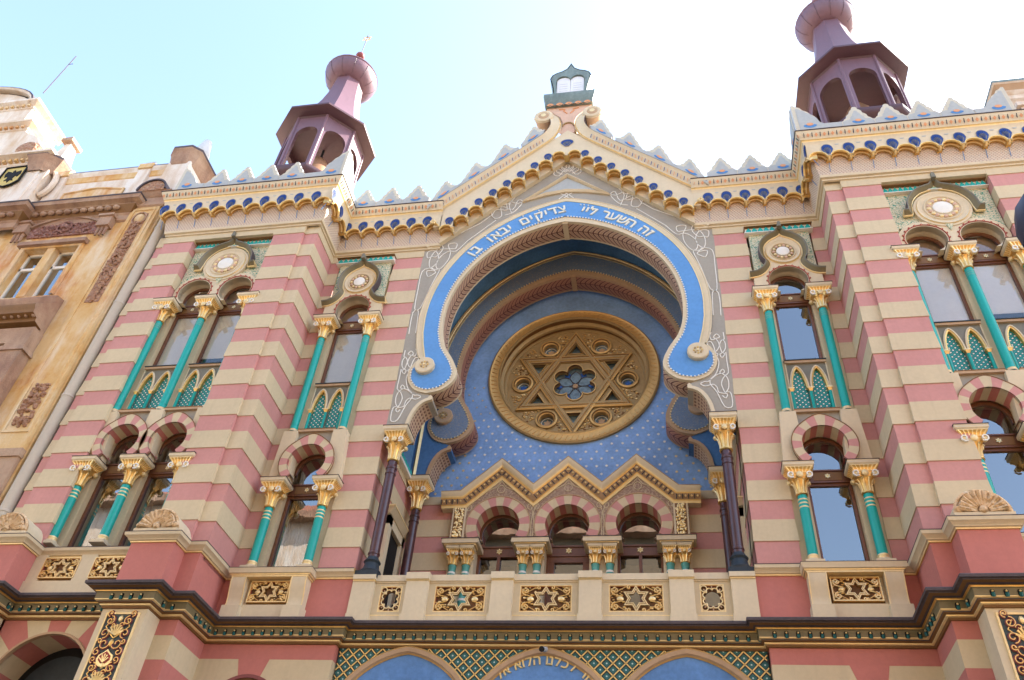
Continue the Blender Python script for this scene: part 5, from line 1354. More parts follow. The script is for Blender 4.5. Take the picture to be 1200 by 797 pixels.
# crown moulding of the gable with curled ends
def crown(side):
    k = .29
    low_ = [(3.40, 17.57), (1.24, 19.62), (.62, 20.22), (.36, 20.55), (.22, 20.95), (.21, 21.25), (.30, 21.52), (.47, 21.70), (.66, 21.80)]
    upp = [(3.50, 17.87), (1.5, 19.76), (.95, 20.30), (.66, 20.62), (.52, 20.92), (.50, 21.12), (.53, 21.30), (.60, 21.42), (.70, 21.50)]
    a = [low_[0]] + smooth(low_[1:], 3); b = [upp[0]] + smooth(upp[1:], 3)
    v = []; f = []; mm = []
    sec = [(-.03, .33, 'stone'), (0, .375, 'gold_pale'), (.06, .36, 'gold_pale'), (.10, .40, 'stone'), (.55, .43, 'stone'), (.9, .48, 'stone'), (.96, .50, 'lead'), (1.0, .50, 'lead'), (1.0, -.2, 'lead')]
    for p, q in zip(a, b):
        for t, o, m_ in sec: v.append((side * (p[0] + (q[0] - p[0]) * t), -o, p[1] + (q[1] - p[1]) * t))
    S_ = len(sec)
    for i in range(len(a) - 1):
        for j in range(S_ - 1): f.append((i * S_ + j, i * S_ + j + 1, (i + 1) * S_ + j + 1, (i + 1) * S_ + j)); mm.append(sec[j][2])
    return v, f, mm, a, b
mb = MB()
for side in (1, -1):
    v, f, mm, a, b = crown(side); mb.add(v, f, mm)
    n = 34
    for i in range(n):
        t = (i + .5) / n * .80; k = t * (len(a) - 1)
        # position along the straight part
        x_ = 3.40 + (.62 - 3.40) * (i + .5) / n; zl = 17.57 + (3.40 - x_) * .953; dx_, dz_ = .07, .27
        mb.tube([(side * (x_ + dx_ * .3), -.428, zl + dz_ * .28), (side * (x_ + dx_ * .7), -.46, zl + dz_ * .66)], .010, 4, 'cobalt' if i % 2 else 'orange')
    c = (.72, 21.50)                                      # scroll drum
    mb.lathe_y([(.0, -.52), (.08, -.53), (.16, -.50), (.20, -.52), (.27, -.50), (.30, -.44), (.26, -.34), (.24, -.15), (.26, .0), (.30, .1), (.2, .15)], side * c[0], c[1], 20, ['gold_pale', 'tan', 'stone', 'stone', 'stone', 'tan', 'tan', 'tan', 'stone', 'stone'])
mb.build('crown_moulding', gab)

# merlons
def merlon_outline(w, h, v):
    return [(0, h), (.035, h - .008), (.062, h - .04), (.068, h - .10), (.11, h - .14), (.145, h - .20), (.15, h - .27), (.195, h - .31), (.235, h - .365), (.25, v + .12), (.30, v + .08), (.335, v + .02), (w / 2, v)]
def merlon(mb, P3, w, h=.80, v=.22, sh=0.0):
    """P3(u, out, z). sh shears the base along a slope"""
    R = merlon_outline(w, h, v); prof = [(-x, z) for x, z in reversed(R)] + R[1:]
    L = [(-w / 2, 0)] + prof + [(w / 2, 0)]; n = len(L)
    k = lambda u, z: z + sh * u * max(0, 1 - max(0, z - v) / (h - v) * .6)
    vv = [P3(u, .46, k(u, z)) for u, z in L] + [P3(u, .34, k(u, z)) for u, z in L]
    mb.add(vv, [list(range(n))[::-1], [i + n for i in range(n)]] + [(i, (i + 1) % n, (i + 1) % n + n, i + n) for i in range(n)], ['merlon', 'merlon'] + ['copper_lt'] * n)
    I = [(x * (.66 if abs(x) < .3 else .97), .02 + z * .76) for x, z in prof]; I = [(-w / 2 + .01, .03)] + I + [(w / 2 - .01, .03)]
    mb.add([P3(u, .466, k(u, z)) for u, z in I], [list(range(len(I)))[::-1]], 'greypale')
    a = [(.15 * cos(pi + pi * i / 8), .17 + .09 * sin(pi + pi * i / 8)) for i in range(9)] + [(.10, .20), (0, .16), (-.10, .20)]
    mb.add([P3(u, .472, k(u, z)) for u, z in a], [list(range(len(a)))], 'mid_blue'); b_ = [(.075 * cos(2 * pi * i / 10), .20 + .055 * sin(2 * pi * i / 10)) for i in range(10)]
    mb.add([P3(u, .478, k(u, z)) for u, z in b_], [list(range(10))], 'orange')
def corner_merlon(mb, P3, w, h=1.12, v=.22):
    """tall half piece against a corner at u=0, falling to the valley at u=w"""
    R = [(0, h), (.06, h), (.12, h - .08), (.20, h - .13), (.26, h - .25), (.36, h - .34), (.42, h - .46), (.50, h - .55), (.56, v + .10), (.66, v + .01), (w, v)]
    L = [(0, 0)] + R + [(w, 0)]; n = len(L)
    mb.add([P3(u, .46, z) for u, z in L] + [P3(u, .34, z) for u, z in L], [list(range(n))[::-1], [i + n for i in range(n)]] + [(i, (i + 1) % n, (i + 1) % n + n, i + n) for i in range(n)], ['merlon', 'merlon'] + ['copper_lt'] * n)
    I = [(.09, .03)] + [(.09 + u * .88, .03 + z * .82) for u, z in R] ; I[-1] = (w - .01, I[-1][1]); I = [(u, z) for u, z in I if u < w] + [(w - .01, .03)]
    mb.add([P3(u, .466, z) for u, z in I], [list(range(len(I)))[::-1]], 'greypale')
    a = [(.34 + .16 * cos(pi + pi * i / 8), .18 + .10 * sin(pi + pi * i / 8)) for i in range(9)] + [(.45, .22), (.34, .17), (.23, .22)]
    mb.add([P3(u, .472, z) for u, z in a], [list(range(len(a)))], 'mid_blue'); b_ = [(.34 + .085 * cos(2 * pi * i / 10), .22 + .06 * sin(2 * pi * i / 10)) for i in range(10)]
    mb.add([P3(u, .478, z) for u, z in b_], [list(range(10))], 'orange')
M['copper_lt'] = paint('pale_zinc_capping', (.55, .55, .54), .55, .08, .1, 20, dirt=.3)
for s in (1, -1):
    Z0 = 17.89
    for x in (4.12, 4.88, 5.64):
        mb = MB(s); merlon(mb, lambda u, o, z: (x + u, -o, Z0 + z), .76); mb.build('merlon', SYN)
    for k in range(4):
        x = (.98, 1.78, 2.56, 3.34)[k]; mb = MB(s); zb = 21.24 - .97 * x
        merlon(mb, lambda u, o, z: (x + u, -o, zb + z), .80 if k else .60, .76, .20, sh=-.97); mb.build('merlon', SYN)
    for x in (7.32, 8.06, 8.80, 9.54):
        mb = MB(s); merlon(mb, lambda u, o, z: (x + u, -1.15 - o, Z0 + z), .74); mb.build('merlon', SYN)
    mb = MB(s); corner_merlon(mb, lambda u, o, z: (5.84 + .02 + u + .0, -1.15 - o, Z0 + z), 1.09); mb.build('merlon', SYN)
    mb = MB(s); corner_merlon(mb, lambda u, o, z: (10.80 - u, -1.15 - o, Z0 + z), .88, 1.02); mb.build('merlon', SYN)
    mb = MB(s)                                            # return of the parapet on the inner side
    corner_merlon(mb, lambda u, o, z: (6.30 - o + .003, -1.15 - .46 + .125 + u, Z0 + z), 1.0); mb.build('merlon', SYN)
    mb = MB(s); mb.box(6.34, 10.6, -1.2, .5, 17.5, 17.93, 'lead'); mb.build('roof_lead', SYN); mb = MB(s); mb.box(3.5, 6.34, -.2, .8, 17.4, 17.92, 'lead'); mb.build('roof_lead', SYN)
    # side return wall of the parapet towards the gable
    mb = MB(s); mb.box(5.92, 6.02, -1.5, .9, 17.93, 18.15, 'white'); mb.build('parapet_return', SYN)

# finial with the two tablets
mb = MB(); yf = -.42
nk = [(-.19, 20.78), (.19, 20.78), (.19, 21.0), (.17, 21.35), (.24, 21.62), (.46, 21.90), (.68, 22.18), (-.68, 22.18), (-.46, 21.90), (-.24, 21.62), (-.17, 21.35), (-.19, 21.0)]
mb.fill([nk], -.30, .35, 'orange_lt')
mb.band(arc(0, 21.12, .15, 180, 0, 10), [(0, -.3), (.0, -.34), (.03, -.34), (.03, -.3)], 'bronze')
for sg in (-1, 1): mb.tube([(sg * x, -.31, z) for x, z in ((.05, 21.8), (.16, 21.95), (.12, 22.02), (.3, 22.05))], .02, 5, 'orange')
for k in range(5):
    c = -.56 + .28 * k; mb.lathe_y([(.14, -.36), (.10, -.42), (.0, -.38)], c, 22.15, 10, 'orange', 0, pi); 
fin = mb.build('finial', SYN)
mb = MB(); mb.sweep([(-.68, .40), (-.68, -.36), (.68, -.36), (.68, .40)], [(0, 22.18), (.03, 22.22), (.03, 22.36), (.07, 22.42), (.07, 22.50), (.10, 22.56), (.10, 22.74), (.04, 22.80), (-.3, 22.82)], 'copper'); mb.box(-.72, .72, -.40, .42, 22.175, 22.24, 'copper'); mb.build('finial_base', fin)
mb = MB()
og = [(0, 24.62), (.03, 24.5), (.10, 24.34), (.26, 24.20), (.44, 24.12), (.56, 24.02), (.62, 23.84), (.57, 23.60), (.50, 23.2), (.48, 22.78)]
outer = [( x, z) for x, z in og]; loop = mirror(outer)[::-1] + outer[1:]
hole = [(-.42, 22.82), (-.45, 23.66)] + arc(-.225, 23.72, .215, 170, 10, 8) + arc(.225, 23.72, .215, 170, 10, 8) + [(.45, 23.66), (.42, 22.82)]
mb.fill([loop, hole], -.32, -.20, 'copper'); mb.fill([loop, hole], .14, .26, 'copper')
for side in (1, -1):
    mb.box(min(side * .46, side * .52), max(side * .46, side * .52), -.30, .24, 23.55, 23.9, 'copper')
mb.band(loop[:len(loop)], [(.03, -.33), (.03, .27), (-.0, .27)], 'copper', closed=False)
mb.tube([(0, -.26, 24.55), (0, -.26, 24.78)], .015, 5, 'copper'); mb.build('finial_canopy', fin)
for sg in (-1, 1):
    mb = MB(); lp = [(sg * .215 - .21, 22.82), (sg * .215 + .21, 22.82)] + arc(sg * .215, 23.70, .21, 0, 180, 10); mb.prism(lp, -.27, -.15, 'marble', back=True)
    for r_ in range(5): mb.box(sg * .215 - .13, sg * .215 + .13, -.273, -.27, 23.0 + r_ * .13, 23.012 + r_ * .13, 'greypale')
    mb.build('tablet', fin)

# ------------------------------------------------------------------ lantern towers
def octo(mb, prof, cx, cy, mats): mb.lathe(prof, cx, cy, 8, mats, a0=pi / 8)
def tower(s):
    cx, cy = 8.36, .76; k = 1 / cos(pi / 8)
    mb = MB(s)
    octo(mb, [(1.20 * k, 17.6), (1.20 * k, 19.72), (1.24 * k, 19.75), (1.24 * k, 19.82), (1.34 * k, 19.9), (1.40 * k, 20.02), (1.40 * k, 20.10), (1.20 * k, 20.16)], cx, cy, ['mauve', 'mauve', 'mauve_dark', 'mauve_dark', 'mauve_dark', 'mauve_dark', 'mauve_dark'])
    t = mb.build('tower_base', SYN)
    # lantern walls: eight faces with round-headed openings
    mb = MB(s); ap = 1.18; hwid = ap * math.tan(pi / 8)
    for f in range(8):
        a = -pi / 2 + f * pi / 4; nx, ny = cos(a), sin(a); tx, tz = -ny, nx
        r = .37; zc = 22.02
        A = [(-r, 20.16)] + [(r * cos(pi - pi * i / 10), zc + r * 1.05 * sin(pi - pi * i / 10)) for i in range(11)] + [(r, 20.16)]
        face = [(-hwid, 20.16)] + A + [(hwid, 20.16), (hwid, 22.98), (-hwid, 22.98)]; L = len(face)
        P = lambda u, o, z: (cx + nx * o + tx * u, cy + ny * o + tz * u, z)
        i_ap = ap - .12; sc = i_ap / ap
        mb.add([P(u, ap, z) for u, z in face] + [P(u if abs(u) < hwid else u * sc, i_ap, z) for u, z in face], [list(range(L)), [i + L for i in range(L)][::-1]] + [(i + 1, i, i + L, i + 1 + L) for i in range(1, L - 4)], ['mauve', 'mauve_dark'] + ['mauve_dark'] * (L - 5))
        mb.tube([P(hwid * .99, ap, 20.16), P(hwid * .99, ap, 22.98)], .045, 6, 'mauve')
    lan = mb.build('lantern', t)
    mb = MB(s); octo(mb, [(1.1 * k, 20.16), (.02, 20.2)], cx, cy, 'mauve_dark'); mb.build('lantern_floor', t); mb = MB(s)
    mb.lathe([(.42, 21.0), (.50, 21.05), (.48, 21.3), (.38, 21.8), (.25, 22.1), (.0, 22.3)], cx, cy, 14, 'copperbell'); mb.tube([(cx, cy, 22.2), (cx, cy, 22.8)], .04, 6, 'slate'); mb.build('bell', t); mb = MB(s); octo(mb, [(1.1 * k, 22.7), (.02, 22.75)], cx, cy, 'mauve_dark'); mb.build('lantern_ceiling', t)
    mb = MB(s); octo(mb, [(1.14 * k, 22.86), (1.22 * k, 22.98), (1.50 * k, 23.03), (1.545 * k, 23.05), (1.545 * k, 23.13), (1.42 * k, 23.22), (1.15 * k, 23.34)], cx, cy, ['mauve_dark', 'mauve_dark', 'mauve_dark', 'mauve_dark', 'mauve', 'mauve']); mb.build('eave', t)
    mb = MB(s); octo(mb, [(1.15 * k, 23.34), (1.06, 23.8), (.93, 24.2), (.78, 24.8), (.67, 25.4), (.60, 25.95), (.56, 26.35), (.53, 26.78), (.5, 26.8)], cx, cy, 'mauve'); mb.build('spire_neck', t)
    mb = MB(s); mb.lathe([(.45, 26.66), (.62, 26.68), (.78, 26.80), (.90, 27.00), (.955, 27.22), (.945, 27.27), (.975, 27.31), (.95, 27.37), (.84, 27.50), (.60, 27.72), (.36, 28.0), (.2, 28.3), (.10, 28.6), (.06, 28.8)], cx, cy, 28, 'mauve')
    for q in range(12):
        a = 2 * pi * q / 12; mb.tube([(cx + (r_ + .004) * cos(a), cy + (r_ + .004) * sin(a), z) for r_, z in ((.62, 26.68), (.78, 26.80), (.90, 27.00), (.955, 27.22))], .007, 4, 'mauve_dark')
    mb.build('onion_dome', t)
    mb = MB(s); mb.ball((cx, cy, 28.95), .17, 'maroon_l', 14, 8, (1, 1, .85)); mb.tube([(cx, cy, 28.9), (cx, cy, 30.6)], .016, 5, 'lead')
    for base in (90, 270):
        V = [(cx + .19 * cos(radians(base + 120 * q)), cy, 30.3 + .19 * sin(radians(base + 120 * q))) for q in range(3)]; mb.tube(V, .016, 4, 'gold', True)
    mb.build('star_finial', t)
for s in (1, -1): tower(s)
# ================================================================== the neighbour on the left
NB = thing('apartment_building', 'weathered ochre stucco apartment building left of the striped synagogue', 'building', (-17, 2, -1.6))
Y1 = -1.10
mb = MB()
wl = [(-26, -1.6), (-11.32, -1.6), (-11.32, 18.2), (-26, 18.2)]
wins = []
for (x0, x1) in ((-15.05, -13.32), (-20.3, -18.5)):
    for (z0, z1) in ((14.50, 16.42), (10.1, 12.45), (5.4, 8.0), (.9, 3.6)): wins.append((x0, x1, z0, z1))
mb.fill([wl] + [[(a, c), (b_, c), (b_, d), (a, d)] for a, b_, c, d in wins], Y1, Y1 + .35, 'ochrewall'); wall = mb.build('wall', NB)
mb = MB(); mb.box(-26, -11.35, Y1 + .9, 9, -1.6, 18.1, 'limewall'); mb.build('rear_body', NB)
for a, b_, c, d in wins:
    mb = MB(); xm = (a + b_) / 2
    mb.box(xm - .13, xm + .13, Y1 - .02, Y1 + .3, c, d, 'ochrewall')                 # mullion pier
    mb.band([(a, c), (a, d), (b_, d), (b_, c)], [(.0, Y1 - .01), (.0, Y1 - .05), (.10, Y1 - .07), (.14, Y1 - .03), (.14, Y1)], 'ochrewall', closed=False)
    mb.box(a - .2, b_ + .2, Y1 - .16, Y1, d + .06, d + .20, 'ochrestone'); w = mb.build('window', NB)
    for p, q in ((a, xm - .13), (xm + .13, b_)):
        mb = MB(); y = Y1 + .18; f = .055
        zt = c + (d - c) * .66
        mb.box(p, q, y + .3, y + .32, c, d, 'dark')
        for r in ((p, p + f, c, d), (q - f, q, c, d), (p, q, c, c + f), (p, q, d - f, d), (p, q, zt, zt + .09)): mb.box(r[0], r[1], y, y + .07, r[2], r[3], 'white')
        fr = mb.build('window_frame', w); mb = MB(); mb.box(p + f, q - f, y + .04, y + .045, c + f, d - f, 'glass'); mb.build('pane', fr)
# first floor window hood and the blue grey canopy sill
mb = MB()
mb.sweep([(-17.2, Y1), (-12.75, Y1), ], [(0, 13.0), (.12, 13.02), (.14, 13.08), (.42, 13.12), (.44, 13.22), (.60, 13.26), (.62, 13.38), (.66, 13.44), (.66, 13.50), (.20, 13.98), (.22, 14.02), (.26, 14.12), (.26, 14.18), (0, 14.24)],
         ['ochrestone', 'ochrestone', 'bronze_dk', 'bronze_dk', 'bronze_dk', 'bronze_dk', 'bronze_dk', 'bronze_dk', 'zinc', 'ochrestone', 'ochrestone', 'ochrestone', 'ochrestone'])
for i in range(22): mb.ball((-17.0 + i * .20, Y1 - .50, 13.24), .05, 'gold_o' if 0 else 'ochrestone', 6, 5)
mb.build('window_hood', NB)
mb = MB()                                                # aedicule of the lower window
mb.box(-13.30, -12.72, Y1 - .34, Y1, 8.0, 13.0, 'ochrestone'); mb.box(-16.9, -13.3, Y1 - .34, Y1, 12.50, 13.0, 'ochrestone')
mb.frustum((-13.4, -12.66, Y1 - .38, Y1, 12.25), (-13.34, -12.70, Y1 - .36, Y1, 12.4), 'ochrestone')
for i in range(26): mb.ball((-14.0 + random.uniform(-.3, .3), Y1 - .36, 12.75 + random.uniform(-.1, .1)), random.uniform(.03, .07), 'ochrestone', 6, 5)
mb.build('window_surround', NB)
# tall pilaster with hanging ornament
mb = MB(); x0, x1 = -12.24, -11.38
mb.box(x0, x1, Y1 - .10, Y1 + .1, 9.5, 17.9, 'ochrewall'); mb.box(x0 - .05, x1 + .03, Y1 - .14, Y1, 9.3, 9.5, 'ochrestone'); mb.box(x0, x1, Y1 - .10, Y1 + .1, -1.6, 9.3, 'ochrestone')
mb.band([(x0 + .14, 10.0), (x0 + .14, 17.65), (x1 - .14, 17.65), (x1 - .14, 10.0)], [(0, Y1 - .09), (0, Y1 - .125), (.05, Y1 - .13), (.06, Y1 - .09)], 'ochrewall', closed=True)
pil = mb.build('pilaster', NB)
mb = MB(); xc = (x0 + x1) / 2
mb.box(xc - .20, xc + .20, Y1 - .11, Y1 - .09, 14.0, 17.5, 'relief')
for i in range(330):
    z = random.choice([random.uniform(14.0, 17.1), random.uniform(14.2, 15.2)]); w_ = .17 * (1 if z > 15.2 else .6 + .4 * sin(z * 3))
    mb.ball((xc + random.uniform(-w_, w_), Y1 - .12 - random.uniform(0, .03), z), random.uniform(.02, .055), 'relief', 6, 4, (1, .8, random.uniform(.7, 1.6)))
mb.build('hanging_ornament', pil); mb = MB()
for i in range(110): mb.ball((xc + random.uniform(-.2, .2), Y1 - .11, random.uniform(10.1, 11.3)), random.uniform(.03, .07), 'relief', 6, 4)
mb.build('hanging_ornament', pil); mb = MB()
mb.ball((xc, Y1 - .10, 17.28), .19, 'ochrewall', 16, 8, (.8, .5, 1)); mb.tube([(xc + .20 * cos(t), Y1 - .13, 17.28 + .25 * sin(t)) for t in [2 * pi * i / 20 for i in range(20)]], .025, 6, 'ochrestone', True)
mb.build('oval_boss', pil)
mb = MB(); mb.sweep([(x0 - .02, Y1 + .2), (x0 - .02, Y1 - .10), (x1 + .06, Y1 - .10), (x1 + .06, Y1 + .6)], [(0, 17.80), (.05, 17.84), (.06, 17.95), (.02, 17.98), (.02, 18.2), (.10, 18.26), (.14, 18.34), (.16, 18.36), (0, 18.40)], 'ochrestone')
mb.prism([(x0 - .02, 18.36)] + arc(xc, 18.38, .40, 180, 0, 12) + [(x1 + .06, 18.36)], Y1 - .28, Y1 + .1, 'relief'); mb.band(arc(xc, 18.38, .42, 180, 0, 14), [(0, Y1 - .26), (0, Y1 - .32), (.05, Y1 - .32), (.06, Y1 + .2)], 'lead'); mb.build('pilaster_cap', NB)
# cornice with egg moulding
for (a, b_, yo, z0) in ((-15.72, -12.35, 0.0, 17.62), (-21.5, -15.72, -.22, 17.45)):
    mb = MB(); mb.sweep([(a, Y1 + yo + .3), (a, Y1 + yo), (b_, Y1 + yo), (b_, Y1 + yo + .3)], [(0, z0 - .28), (.06, z0 - .24), (.07, z0 - .05), (.12, z0), (.14, z0 + .04), (.26, z0 + .22), (.28, z0 + .26), (.40, z0 + .32), (.42, z0 + .44), (.44, z0 + .46), (.44, z0 + .49), (0, z0 + .53)],
             ['ochrestone', 'ochrestone', 'ochrestone', 'bronze_dk', 'bronze_dk', 'ochrestone', 'ochrestone', 'ochrestone', 'lead', 'lead', 'lead'])
    n = int((b_ - a) / .26)
    for i in range(n): mb.ball((a + .2 + i * .26, Y1 + yo - .23, z0 + .13), .095, 'ochrestone', 10, 6, (1.2, .8, .8))
    mb.build('cornice', NB)
mb = MB(); lun = arc(-14.16, 15.70, 2.05, 123, 57, 16)   # carved segmental panel
lun = [(-15.25, 16.92)] + [(x, z - .08) for x, z in lun] + [(-13.07, 16.92)]
mb.prism(lun, Y1 - .05, Y1, 'relief_pink'); mb.band(lun[1:-1], [(.02, Y1), (.02, Y1 - .12), (-.05, Y1 - .12), (-.05, Y1)], 'ochrestone')
mb.tube([(-14.16 + .22 * cos(t), Y1 - .08, 17.25 + .2 * sin(t)) for t in [2 * pi * i / 16 for i in range(16)]], .035, 6, 'relief_pink', True); mb.ball((-14.16, Y1 - .06, 17.25), .13, 'relief_pink')
for i in range(150): mb.ball((random.uniform(-15.0, -13.3), Y1 - .06, 16.98 + random.uniform(0, .42)), random.uniform(.02, .05), 'relief_pink', 6, 4)
for sg in (-1, 1): mb.box(-14.16 + sg * 1.32 - .2, -14.16 + sg * 1.32 + .2, Y1 - .2, Y1, 17.05, 17.42, 'ochrestone'); mb.box(-14.16 + sg * 1.32 - .24, -14.16 + sg * 1.32 + .24, Y1 - .25, Y1, 17.42, 17.5, 'ochrestone'); [mb.lathe([(.03, 16.72), (.05, 17.05)], -14.16 + sg * 1.32 + q, Y1 - .1, 6, 'ochrestone') for q in (-.12, 0, .12)]
mb.build('lunette', NB)
# parapet wall above the cornice
mb = MB(); yp = -.70
mb.box(-16.3, -11.5, yp, yp + .5, 18.0, 20.42, 'limewall'); mb.sweep([(-16.2, yp), (-12.2, yp)], [(0, 20.05), (.03, 20.08), (.05, 20.3), (.10, 20.36), (.12, 20.46), (.12, 20.50), (-.5, 20.56)], ['ochrewall', 'ochrewall', 'limewall', 'limewall', 'lead', 'lead'])
for c in (-16.0, -13.1): mb.box(c - .2, c + .2, yp - .10, yp, 18.1, 20.36, 'limewall'); mb.box(c - .24, c + .24, yp - .15, yp + .1, 20.36, 20.58, 'ochrewall'); mb.frustum((c - .2, c + .2, yp - .1, yp + .3, 20.58), (c - .12, c + .12, yp + .0, yp + .2, 20.85), 'zinc')
pn = [(-15.6, 18.4), (-13.5, 18.4), (-13.5, 19.55), (-14.5, 19.72), (-15.6, 19.55)]
mb.band(pn, [(0, yp), (0, yp - .05), (.05, yp - .06), (.07, yp - .02)], 'ochrewall', closed=True); mb.prism(pn, yp - .015, yp, 'ochrewall'); mb.build('parapet', NB)
mb = MB(); mb.box(-12.10, -11.36, -1.05, .1, 18.2, 20.15, 'limewall')
mb.sweep([(-12.10, .1), (-12.10, -.92), (-11.97, -1.05), (-11.5, -1.05), (-11.36, -.92), (-11.36, .1)], [(0, 20.05), (.03, 20.10), (.05, 20.2), (.10, 20.42), (.14, 20.62), (.17, 20.66), (.17, 20.76), (-.3, 20.82)], ['ochrestone', 'ochrestone', 'ochrestone', 'ochrestone', 'ochrestone', 'lead', 'lead'])
mb.lathe([(.22, 20.8), (.26, 20.95), (.20, 21.15), (.26, 21.35), (.21, 21.55), (.17, 21.85), (.12, 22.05), (.0, 22.1)], -11.73, -.45, 14, 'copper_lt'); mb.build('corner_pedestal', NB)
# stepped gable further left
mb = MB()
mb.box(-26, -16.55, Y1 - .05, .6, 18.0, 20.9, 'limewall'); mb.box(-26, -18.35, Y1 - .05, .4, 20.9, 23.0, 'limewall'); mb.box(-26, -18.85, Y1 - .05, .3, 23.0, 24.4, 'limewall')
mb.prism([(-26, 24.5)] + [(-22.3 + 3.2 * cos(t), 24.4 + 1.35 * sin(t)) for t in [pi - pi * i / 16 for i in range(17)]], Y1 - .05, .1, 'limewall'); g = mb.build('stepped_gable', NB)
for x1, z, d in ((-16.55, 20.7, .30), (-18.35, 22.85, .22), (-18.85, 24.25, .22)):
    mb = MB(); mb.sweep([(-26, Y1 - .05), (x1, Y1 - .05), (x1, .4)], [(0, z), (.04, z + .03), (.05, z + .12), (d * .6, z + .2), (d, z + .26), (d, z + .36), (-.3, z + .42)], ['limewall', 'limewall', 'limewall', 'limewall', 'limewall', 'lead']); 
    for i in range(30): mb.box(x1 - .2 - i * .22, x1 - .1 - i * .22, Y1 - .05 - d * .55, Y1, z + .08, z + .18, 'ochrewall')
    mb.build('gable_cornice', g)
mb = MB(); mb.band([(-22.3 + 3.25 * cos(t), 24.45 + 1.4 * sin(t)) for t in [pi - pi * i / 20 for i in range(21)]], [(0, Y1), (0, Y1 - .2), (.08, Y1 - .24), (.14, Y1 - .22), (.14, .1)], ['limewall', 'limewall', 'lead', 'lead']); 
mb.prism([(-18.3, 21.2), (-17.3, 21.2)] + [(-18.3 + 1.1 * cos(t), 21.2 + 1.35 * sin(t)) for t in [.0, .25, .5, .8, 1.1, 1.35]] + [(-18.3, 22.7)], Y1 - .1, -.2, 'limewall')
mb.lathe_y([(.0, Y1 - .25), (.34, Y1 - .22), (.42, Y1 - .12), (.42, -.6)], -17.55, 21.45, 20, 'relief'); mb.build('scroll', g)
mb = MB(); mb.sweep([(-16.95, .4), (-16.95, Y1 - .10), (-16.5, Y1 - .10), (-16.25, Y1 + .12), (-16.25, .4)], [(0, 20.3), (.04, 20.45), (.08, 20.55), (.14, 20.8), (.20, 20.9), (.20, 21.0), (-.4, 21.1)], ['ochrestone', 'ochrestone', 'ochrestone', 'ochrestone', 'lead', 'lead'])
mb.box(-17.0, -16.3, -1.1, .3, 18.0, 20.4, 'limewall'); mb.frustum((-16.95, -16.5, -.9, -.3, 21.1), (-16.8, -16.6, -.8, -.5, 22.3), 'limewall'); mb.box(-16.9, -16.5, -.95, -.4, 22.3, 22.45, 'ochrestone')
mb.tube([(-16.28 + .25 * cos(t), -.9, 19.9 + .55 * sin(t)) for t in [pi / 2 - pi * i / 8 for i in range(9)]], .09, 6, 'limewall'); mb.build('corner_pier', g)
mb = MB()                                                # painted eagle shield
sh = [(-17.75, 20.50), (-17.05, 20.53), (-17.02, 19.80), (-17.2, 19.62), (-17.4, 19.55), (-17.6, 19.62), (-17.76, 19.80)]
mb.prism(sh, Y1 - .10, Y1 - .05, 'shield'); mb.band(sh, [(0, Y1 - .05), (0, Y1 - .14), (.04, Y1 - .14), (.05, Y1 - .1)], 'dark', closed=True)
eg = [(0, .30), (.05, .24), (.03, .16), (.12, .22), (.24, .26), (.28, .10), (.22, -.06), (.14, .0), (.10, -.12), (.16, -.24), (.05, -.22), (0, -.34), (-.05, -.22), (-.16, -.24), (-.10, -.12), (-.14, .0), (-.22, -.06), (-.28, .10), (-.24, .26), (-.12, .22), (-.03, .16), (-.05, .24)]
mb.fill([[(-17.4 + x, 20.08 + z) for x, z in eg]], Y1 - .115, Y1 - .095, 'dark'); mb.build('eagle_shield', g)
mb = MB(); mb.tube([(-19.22, -1.0, 25.6), (-19.12, -1.0, 28.2)], .018, 5, 'lead'); mb.tube([(-19.16, -1.0, 27.6), (-18.95, -1.0, 27.6)], .012, 4, 'lead'); mb.build('lightning_rod', g)
mb = MB(); mb.lathe([(.135, -1.6), (.135, 17.55), (.17, 17.6), (.17, 17.75)], -11.14, -1.02, 16, 'greywhite')
for z in (2, 5, 8, 11, 14, 16.9): mb.lathe([(.14, z), (.15, z + .01), (.15, z + .05), (.14, z + .06)], -11.14, -1.02, 16, 'greywhite')
mb.build('downpipe', NB)

# ================================================================== the neighbour on the right
NR = thing('corner_building', 'grey cream stone house with deep eaves right of the synagogue', 'building', (15, 2, -1.6))
mb = MB(); mb.box(12.0, 24, .1, 9, -1.6, 20.4, 'limewall'); mb.build('wall', NR)
mb = MB(); mb.sweep([(12.0, 2), (12.0, .1), (24, .1)][::1], [(0, 19.4), (.05, 19.45), (.06, 19.8), (.15, 19.9), (.16, 20.1), (.42, 20.3), (.44, 20.42), (.55, 20.5), (.62, 20.72), (.66, 20.75), (.66, 20.85), (-.5, 20.95)], ['limewall', 'limewall', 'limewall', 'tan', 'limewall', 'limewall', 'limewall', 'tan', 'limewall', 'copper', 'copper'])
mb.build('eaves_cornice', NR)
mb = MB(); mb.box(11.6, 12.6, -.65, .1, 17.2, 19.4, 'limewall'); mb.box(11.5, 12.7, -.72, .1, 19.4, 19.55, 'limewall'); mb.box(11.8, 12.6, -.75, .0, 17.4, 18.4, 'tan'); mb.build('chimney_pier', NR)
for k in range(3):
    for z in (1.0, 5.4, 9.8, 14.2):
        mb = MB(); x = 13.6 + k * 2.9; mb.box(x, x + 1.3, .05, .12, z, z + 2.2, 'dark'); mb.band([(x, z), (x, z + 2.2), (x + 1.3, z + 2.2), (x + 1.3, z)], [(0, .1), (0, -.02), (.12, -.04), (.15, .1)], 'stone', closed=True)
        mb.box(x + .61, x + .69, .0, .08, z, z + 2.2, 'white'); w = mb.build('window', NR); mb = MB(); mb.box(x + .05, x + 1.25, .03, .04, z, z + 2.2, 'glass'); mb.build('pane', w)

